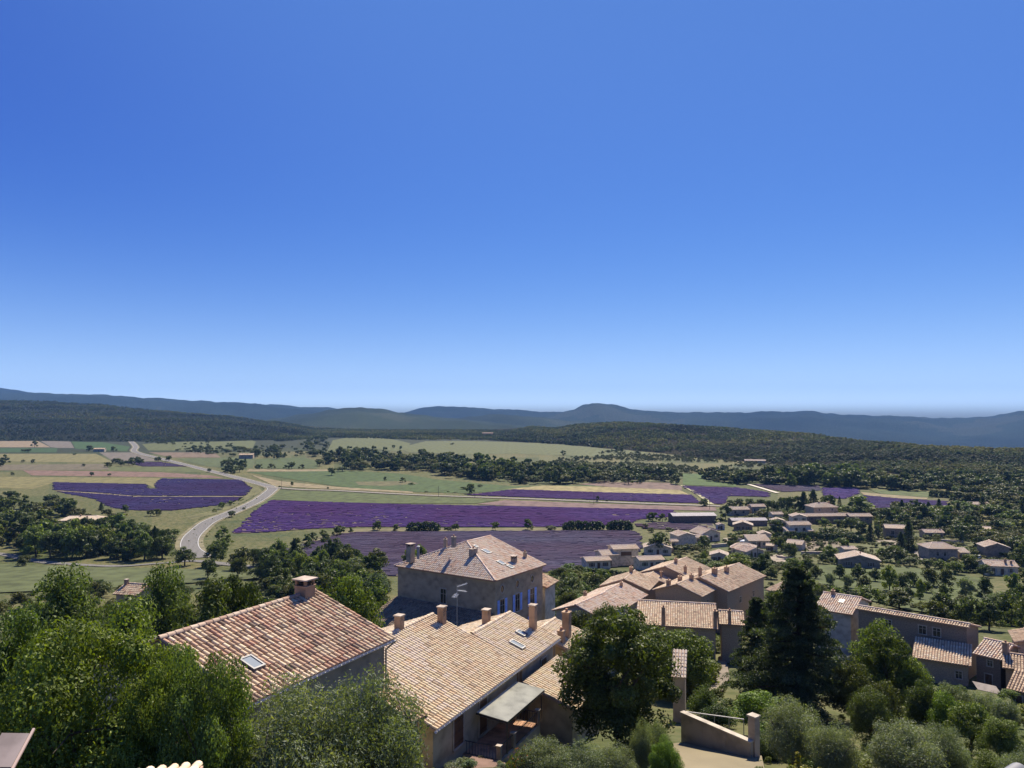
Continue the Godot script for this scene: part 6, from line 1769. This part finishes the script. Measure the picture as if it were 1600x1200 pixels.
	for i in 14:
		var a0 := PI * i / 14.0
		var a1 := PI * (i + 1) / 14.0
		var r0 := Vector3(cos(a0) * 0.6, hh - 0.9 + sin(a0) * 0.9, 0)
		var r1 := Vector3(cos(a1) * 0.6, hh - 0.9 + sin(a1) * 0.9, 0)
		var n0 := Vector3(cos(a0), sin(a0), 0)
		var n1 := Vector3(cos(a1), sin(a1), 0)
		sm.quad_n(r0, r1, r1 - Vector3(0, 0, 3), r0 - Vector3(0, 0, 3), n0, n1, n1, n0, lin(0.13, 0.13, 0.135))
	part(tn, "roof", sm, M.metal)
	for i in 6:
		var sx := -0.5 + i * 0.2
		var sh := hh - 0.9 + 0.84 * sqrt(1.0 - pow(sx / 0.6, 2))
		em2.box(Vector3(sx, sh * 0.5, -0.1), Vector3(0.17, sh, 0.05), lin(0.2, 0.12, 0.08))
	part(tn, "slatted_end", em2, M.paint)
	# pale slanted sunshade sheet at the left edge
	var s0 := at_depth(10, 1172, 17.0)
	var ss := thing("sunshade", "pale slanted cloth sunshade at the bottom left corner", "sunshade", s0, Basis(Vector3(0.95, -0.12, -0.25).normalized(), Vector3(0.2, 0.25, -0.95).normalized(), Vector3(0.15, 0.94, 0.28).normalized()).orthonormalized())
	var ssm := MB.new()
	ssm.box(Vector3(0, 0, 0), Vector3(0.55, 1.0, 0.03), lin(0.27, 0.225, 0.215))
	part(ss, "cloth", ssm, M.stucco)
	var spm := MB.new()
	spm.bar(Vector3(0, 0, -2.4), Vector3(0, 0, -0.02), 0.05, 0.05, lin(0.4, 0.33, 0.3))
	spm.bar(Vector3(0.3, -0.7, -0.04), Vector3(0.3, 0.7, -0.04), 0.05, 0.05, lin(0.4, 0.3, 0.26))
	part(ss, "pole", spm, M.metal)
	# oleander blossoms and mullein stalks along the bottom
	var ol := thing("oleander_bush", "pink-flowering oleander bush at the foot of the terrace", "shrub", spot(818, 37.0))
	var fo := MB.new()
	var fl := MB.new()
	for i in 2600:
		var d := rdir(rng)
		d.y = absf(d.y)
		var c2 := d * Vector3(1.2, 2.3, 1.2) * rng.randf_range(0.55, 1.0)
		var nn := (d + rdir(rng) * 0.8).normalized()
		var t := (Vector3.UP + rdir(rng) * 0.7).normalized()
		var bb := nn.cross(t).normalized()
		if i % 9 == 0 and d.y > 0.2:
			fl.quad(c2 * 1.04 - t * 0.04, c2 * 1.04 + bb * 0.05, c2 * 1.04 + t * 0.04, c2 * 1.04 - bb * 0.05, lin(0.5, 0.17, 0.22) * rng.randf_range(0.7, 1.2))
		else:
			fo.quad(c2 - t * 0.1, c2 + bb * 0.03, c2 + t * 0.1, c2 - bb * 0.03, lin(0.11, 0.14, 0.06) * rng.randf_range(0.7, 1.3))
	part(ol, "foliage", fo, M.leaf0)
	part(ol, "blossom", fl, M.leaf0)
	for k in 5:
		var u: float = [1222.0, 1240.0, 1258.0, 1274.0, 1290.0][k]
		var h: float = [2.4, 3.3, 2.8, 2.9, 2.5][k]
		var m := thing("flower_stalk", "tall yellow-flowered stalk at the bottom right, %s of five" % NTH[k].replace("leftmost", "leftmost one"), "plant", spot(u, 33.0 - k * 0.4), Basis(), "yellow-flowered stalks")
		var sk := MB.new()
		sk.tube(Vector3.ZERO, Vector3(0.05, h, 0), 0.03, 0.015, 5, lin(0.2, 0.16, 0.07))
		var lf := MB.new()
		for j in 420:
			var y := h * (0.25 + 0.75 * sqrt(rng.randf()))
			var ang := rng.randf() * TAU
			var reach := rng.randf_range(0.04, 0.34) * (1.25 - y / h)
			var c3 := Vector3(cos(ang) * reach, y, sin(ang) * reach)
			var nn := rdir(rng)
			var t := nn.cross(rdir(rng)).normalized()
			var bb := nn.cross(t)
			var col := lin(0.42, 0.36, 0.06) if rng.randf() < 0.45 else lin(0.17, 0.18, 0.05)
			lf.quad(c3 - t * 0.06, c3 + bb * 0.035, c3 + t * 0.06, c3 - bb * 0.035, col * rng.randf_range(0.7, 1.2))
		part(m, "stem", sk, M.leaf0)
		part(m, "flower_head", lf, M.leaf0)

func built_on(g: Vector3, margin: float) -> bool:
	for f in footprints:
		var d: Vector3 = g - f[0]
		var s: float = d.x * f[1].x + d.z * f[1].z
		var t: float = d.x * f[2].x + d.z * f[2].z
		if s > -margin and s < f[3] + margin and t > -margin and t < f[4] + margin:
			return true
	return false

# low growth filling the gaps that nobody could count
func thicket(label: String, px: Array, n: int, h0: float, h1: float, kind: String, lod: String, dark := 1.0) -> void:
	var o := PackedVector2Array()
	var lo := Vector2(1e9, 1e9)
	var hi := Vector2(-1e9, -1e9)
	for i in range(0, px.size(), 2):
		var q := Vector2(px[i], px[i + 1])
		o.append(q)
		lo = lo.min(q)
		hi = hi.max(q)
	var w := []
	var t := []
	var tries := 0
	while w.size() < n and tries < n * 30:
		tries += 1
		var q := Vector2(rng.randf_range(lo.x, hi.x), rng.randf_range(lo.y, hi.y))
		if not Geometry2D.is_point_in_polygon(q, o): continue
		var g := on_ground(q.x, q.y)
		if built_on(g, h0 * 0.4): continue
		var nz := tone_noise.get_noise_2d(g.x * 2.0, g.z * 2.0)
		var h := lerpf(h0, h1, pow(rng.randf(), 1.6)) * (1.0 + nz)
		var wd := h * rng.randf_range(0.9, 1.6)
		w.append(Transform3D(Basis(Vector3.UP, rng.randf() * TAU).scaled_local(Vector3(wd / 7, h / 8, wd / 7)), g - Vector3(0, h * 0.08, 0)))
		var b := rng.randf_range(0.65, 1.25) * (1.0 + nz * 0.7) * dark
		var y := rng.randf_range(0.85, 1.3)
		t.append(Color(b * y, b, b * rng.randf_range(0.8, 1.2)))
	scatter("undergrowth", label, proto(kind, lod, 1)[1], w, t)

func thickets() -> void:
	thicket("bushes filling the slope below the left meadow", [-120, 935, 330, 918, 600, 958, 612, 1010, 480, 1000, 300, 1100, -120, 1100], 420, 1.2, 4.2, "broad", "far")
	thicket("bushes between the trees left of the blue-shuttered house", [390, 905, 435, 870, 600, 878, 606, 962, 430, 940], 260, 1.5, 4.5, "broad", "far")
	thicket("bushes on the slope right of the blue-shuttered house", [852, 905, 905, 892, 960, 915, 912, 968, 868, 985], 150, 1.0, 3.2, "bright", "far")
	thicket("garden shrubs and hedges among the houses of the village", [1040, 862, 1130, 845, 1210, 822, 1330, 838, 1600, 840, 1600, 905, 1470, 892, 1265, 882, 1200, 905, 1060, 892], 850, 0.9, 3.0, "broad", "veryfar")
	thicket("young wood closing the gaps behind the right-hand houses", [1362, 806, 1400, 794, 1500, 798, 1640, 788, 1640, 850, 1590, 862, 1500, 842, 1430, 832, 1368, 828], 520, 3.0, 7.0, "broad", "veryfar")
	thicket("bushes behind the huge conifer and the old cluster", [1196, 920, 1250, 900, 1268, 940, 1330, 948, 1330, 990, 1200, 1000], 120, 1.0, 3.0, "broad", "far")
	thicket("low shrubs under the orchard trees", [1262, 908, 1300, 915, 1400, 922, 1480, 918, 1560, 930, 1570, 955, 1480, 945, 1380, 940, 1300, 932], 90, 0.5, 2.2, "broad", "far")
	thicket("bushes behind the long stone house", [1336, 945, 1420, 948, 1500, 975, 1620, 990, 1620, 940, 1580, 945, 1530, 965, 1420, 952], 150, 0.8, 2.6, "bright", "far")
	thicket("weeds and low bushes on the slope at the lower right", [1105, 1080, 1200, 1070, 1330, 1040, 1440, 1070, 1600, 1095, 1640, 1240, 1180, 1260, 1190, 1150], 330, 0.4, 1.5, "bright", "far")
	thicket("bushes around the footpath below the broad stone house", [985, 1010, 1120, 1012, 1118, 1060, 1060, 1100, 1000, 1060], 150, 1.0, 3.4, "bright", "far")
	thicket("weeds under the bottom edge below the terrace", [600, 1190, 780, 1190, 1040, 1170, 1040, 1260, 600, 1260], 200, 0.5, 1.4, "olive", "far")
	thicket("lower trees filling the riverside belt behind the bright meadow", [482, 709, 560, 710, 640, 716, 720, 722, 800, 728, 800, 754, 745, 751, 695, 747, 690, 738, 600, 738, 545, 736, 498, 723], 300, 5, 12, "broad", "veryfar", 0.85)
	thicket("lower trees filling the riverside belt above the yellow stubble", [800, 727, 870, 733, 940, 738, 1060, 742, 1066, 753, 1005, 754, 945, 757, 800, 757], 200, 5, 10, "broad", "veryfar", 0.85)
	thicket("lower trees filling the foot of the ridge", [1100, 742, 1200, 746, 1340, 746, 1470, 750, 1640, 752, 1640, 790, 1560, 792, 1480, 786, 1500, 770, 1440, 768, 1358, 764, 1340, 763, 1280, 760, 1200, 759, 1102, 753], 650, 4, 10, "broad", "veryfar", 0.85)
	thicket("lower trees filling the grove above the lower lane", [-100, 800, 0, 788, 100, 790, 180, 812, 240, 850, 262, 872, 180, 876, 60, 868, -100, 860], 300, 3, 8, "broad", "veryfar", 0.9)
	thicket("bushes of the dark clumps around the far road", [225, 688, 300, 688, 400, 698, 450, 698, 512, 688, 512, 704, 450, 718, 395, 716, 280, 708], 130, 3, 7, "broad", "veryfar", 0.9)
	thicket("rough grass tufts along the curving road", [300, 812, 392, 768, 420, 775, 362, 815, 330, 850, 290, 850], 110, 0.3, 0.9, "bright", "veryfar")
	thicket("shrubs around the manor and its garden", [1140, 792, 1240, 796, 1360, 800, 1360, 822, 1240, 822, 1150, 812], 160, 2, 6, "broad", "veryfar")

func garden_things() -> void:
	# garden walls, a parked car, a dome and poles among the new houses
	for e in [[1112, 856, 1147, 853, 1.3, "long low beige garden wall right of the two-storey gabled house"], [1252, 866, 1305, 866, 1.0, "low beige garden wall below the long dark hedge"], [1138, 846, 1166, 845, 1.2, "pale garden wall beside the white pool dome"], [1214, 872, 1240, 876, 1.0, "pale garden wall below the small turned-away house"], [1470, 848, 1506, 850, 1.4, "stone garden wall right of the red-roofed bungalow"]]:
		var wa := on_ground(e[0], e[1])
		var wb := on_ground(e[2], e[3])
		var gw := thing("garden_wall", e[5], "wall", wa)
		var gm := MB.new()
		var dv := wb - wa
		var hgt: float = e[4]
		gm.bar(Vector3(0, hgt * 0.4, 0), dv + Vector3(0, hgt * 0.4, 0), 0.4, hgt * 1.3, lin(0.55, 0.45, 0.34))
		part(gw, "wall", gm, M.stucco)
		var gc := MB.new()
		gc.bar(Vector3(0, hgt * 1.08, 0), dv + Vector3(0, hgt * 1.08, 0), 0.55, 0.12, lin(0.6, 0.5, 0.4))
		part(gw, "coping", gc, M.stucco)
	var dome := thing("pool_dome", "small white dome beside a garden wall in the new quarter", "dome", on_ground(1162, 850))
	var dom := MB.new()
	dom.smooth = true
	for i in 5:
		for j in 14:
			var f := func(p: float, t: float) -> Vector3: return Vector3(cos(p) * cos(t), sin(p), cos(p) * sin(t)) * Vector3(2.2, 1.9, 2.2)
			var p0: float = PI * 0.5 * i / 5
			var p1: float = PI * 0.5 * (i + 1) / 5
			var t0 := TAU * j / 14
			var t1 := TAU * (j + 1) / 14
			dom.quad_n(f.call(p0, t0), f.call(p0, t1), f.call(p1, t1), f.call(p1, t0), f.call(p0, t0).normalized(), f.call(p0, t1).normalized(), f.call(p1, t1).normalized(), f.call(p1, t0).normalized(), lin(0.6, 0.62, 0.66))
	part(dome, "cover", dom, M.paint)
	var rim := MB.new()
	for j in 14:
		rim.bar(Vector3(cos(TAU * j / 14), 0.05, sin(TAU * j / 14)) * Vector3(2.3, 1, 2.3), Vector3(cos(TAU * (j + 1) / 14), 0.05, sin(TAU * (j + 1) / 14)) * Vector3(2.3, 1, 2.3), 0.2, 0.2, lin(0.4, 0.4, 0.4))
	part(dome, "rim", rim, M.paint)
	var car := thing("parked_car", "white car parked right of the square two-storey house", "car", on_ground(1527, 873), Basis(Vector3.UP, 0.5))
	var cb := MB.new()
	var prof := [Vector2(-2.1, 0.35), Vector2(-2.1, 0.85), Vector2(-1.2, 0.98), Vector2(-0.55, 1.42), Vector2(0.9, 1.45), Vector2(1.7, 1.0), Vector2(2.1, 0.9), Vector2(2.1, 0.35)]
	for i in prof.size():
		var q0: Vector2 = prof[i]
		var q1: Vector2 = prof[(i + 1) % prof.size()]
		cb.quad(Vector3(q0.x, q0.y, 0.8), Vector3(q0.x, q0.y, -0.8), Vector3(q1.x, q1.y, -0.8), Vector3(q1.x, q1.y, 0.8), lin(0.7, 0.7, 0.7))
		for s in [-0.8, 0.8]:
			cb.tri(Vector3(0, 0.7, s), Vector3(q0.x, q0.y, s), Vector3(q1.x, q1.y, s), lin(0.7, 0.7, 0.7))
	part(car, "body", cb, M.paint)
	var cg := MB.new()
	for s in [-0.81, 0.81]:
		cg.quad(Vector3(-0.95, 1.02, s), Vector3(-0.5, 1.36, s), Vector3(0.85, 1.38, s), Vector3(1.35, 1.02, s), lin(0.03, 0.03, 0.04))
	part(car, "window", cg, M.glass)
	for s in [-1, 1]:
		for x2 in [-1.3, 1.3]:
			var wh := MB.new()
			wh.tube(Vector3(x2, 0.33, s * 0.6), Vector3(x2, 0.33, s * 0.84), 0.33, 0.33, 12, lin(0.03, 0.03, 0.03))
			part(car, "wheel", wh, M.paint)
	var poles := [[1272, 853, 7.0, "below the long dark hedge"], [1109, 796, 8.0, "beside the crossing road, right of the lavender wedge"], [928, 788, 7.5, "beside the crossing road in front of the violet band"], [742, 778, 7.5, "beside the crossing road near the bright meadow"], [685, 776, 7.5, "beside the crossing road at the brown soil end"], [440, 764, 7.5, "by the road junction"], [1184, 880, 8.0, "among the garden trees behind the willow"]]
	for e in poles:
		var ut := thing("utility_pole", "thin wooden utility pole " + e[3], "pole", on_ground(e[0], e[1]), Basis(), "utility poles")
		var um := MB.new()
		um.tube(Vector3(0, -0.5, 0), Vector3(0, e[2], 0), 0.14, 0.1, 7, lin(0.16, 0.13, 0.1))
		part(ut, "pole", um, M.bark)
		var uc := MB.new()
		uc.bar(Vector3(-0.8, e[2] - 0.5, 0), Vector3(0.8, e[2] - 0.5, 0), 0.1, 0.1, lin(0.16, 0.13, 0.1))
		part(ut, "cross_arm", uc, M.bark)
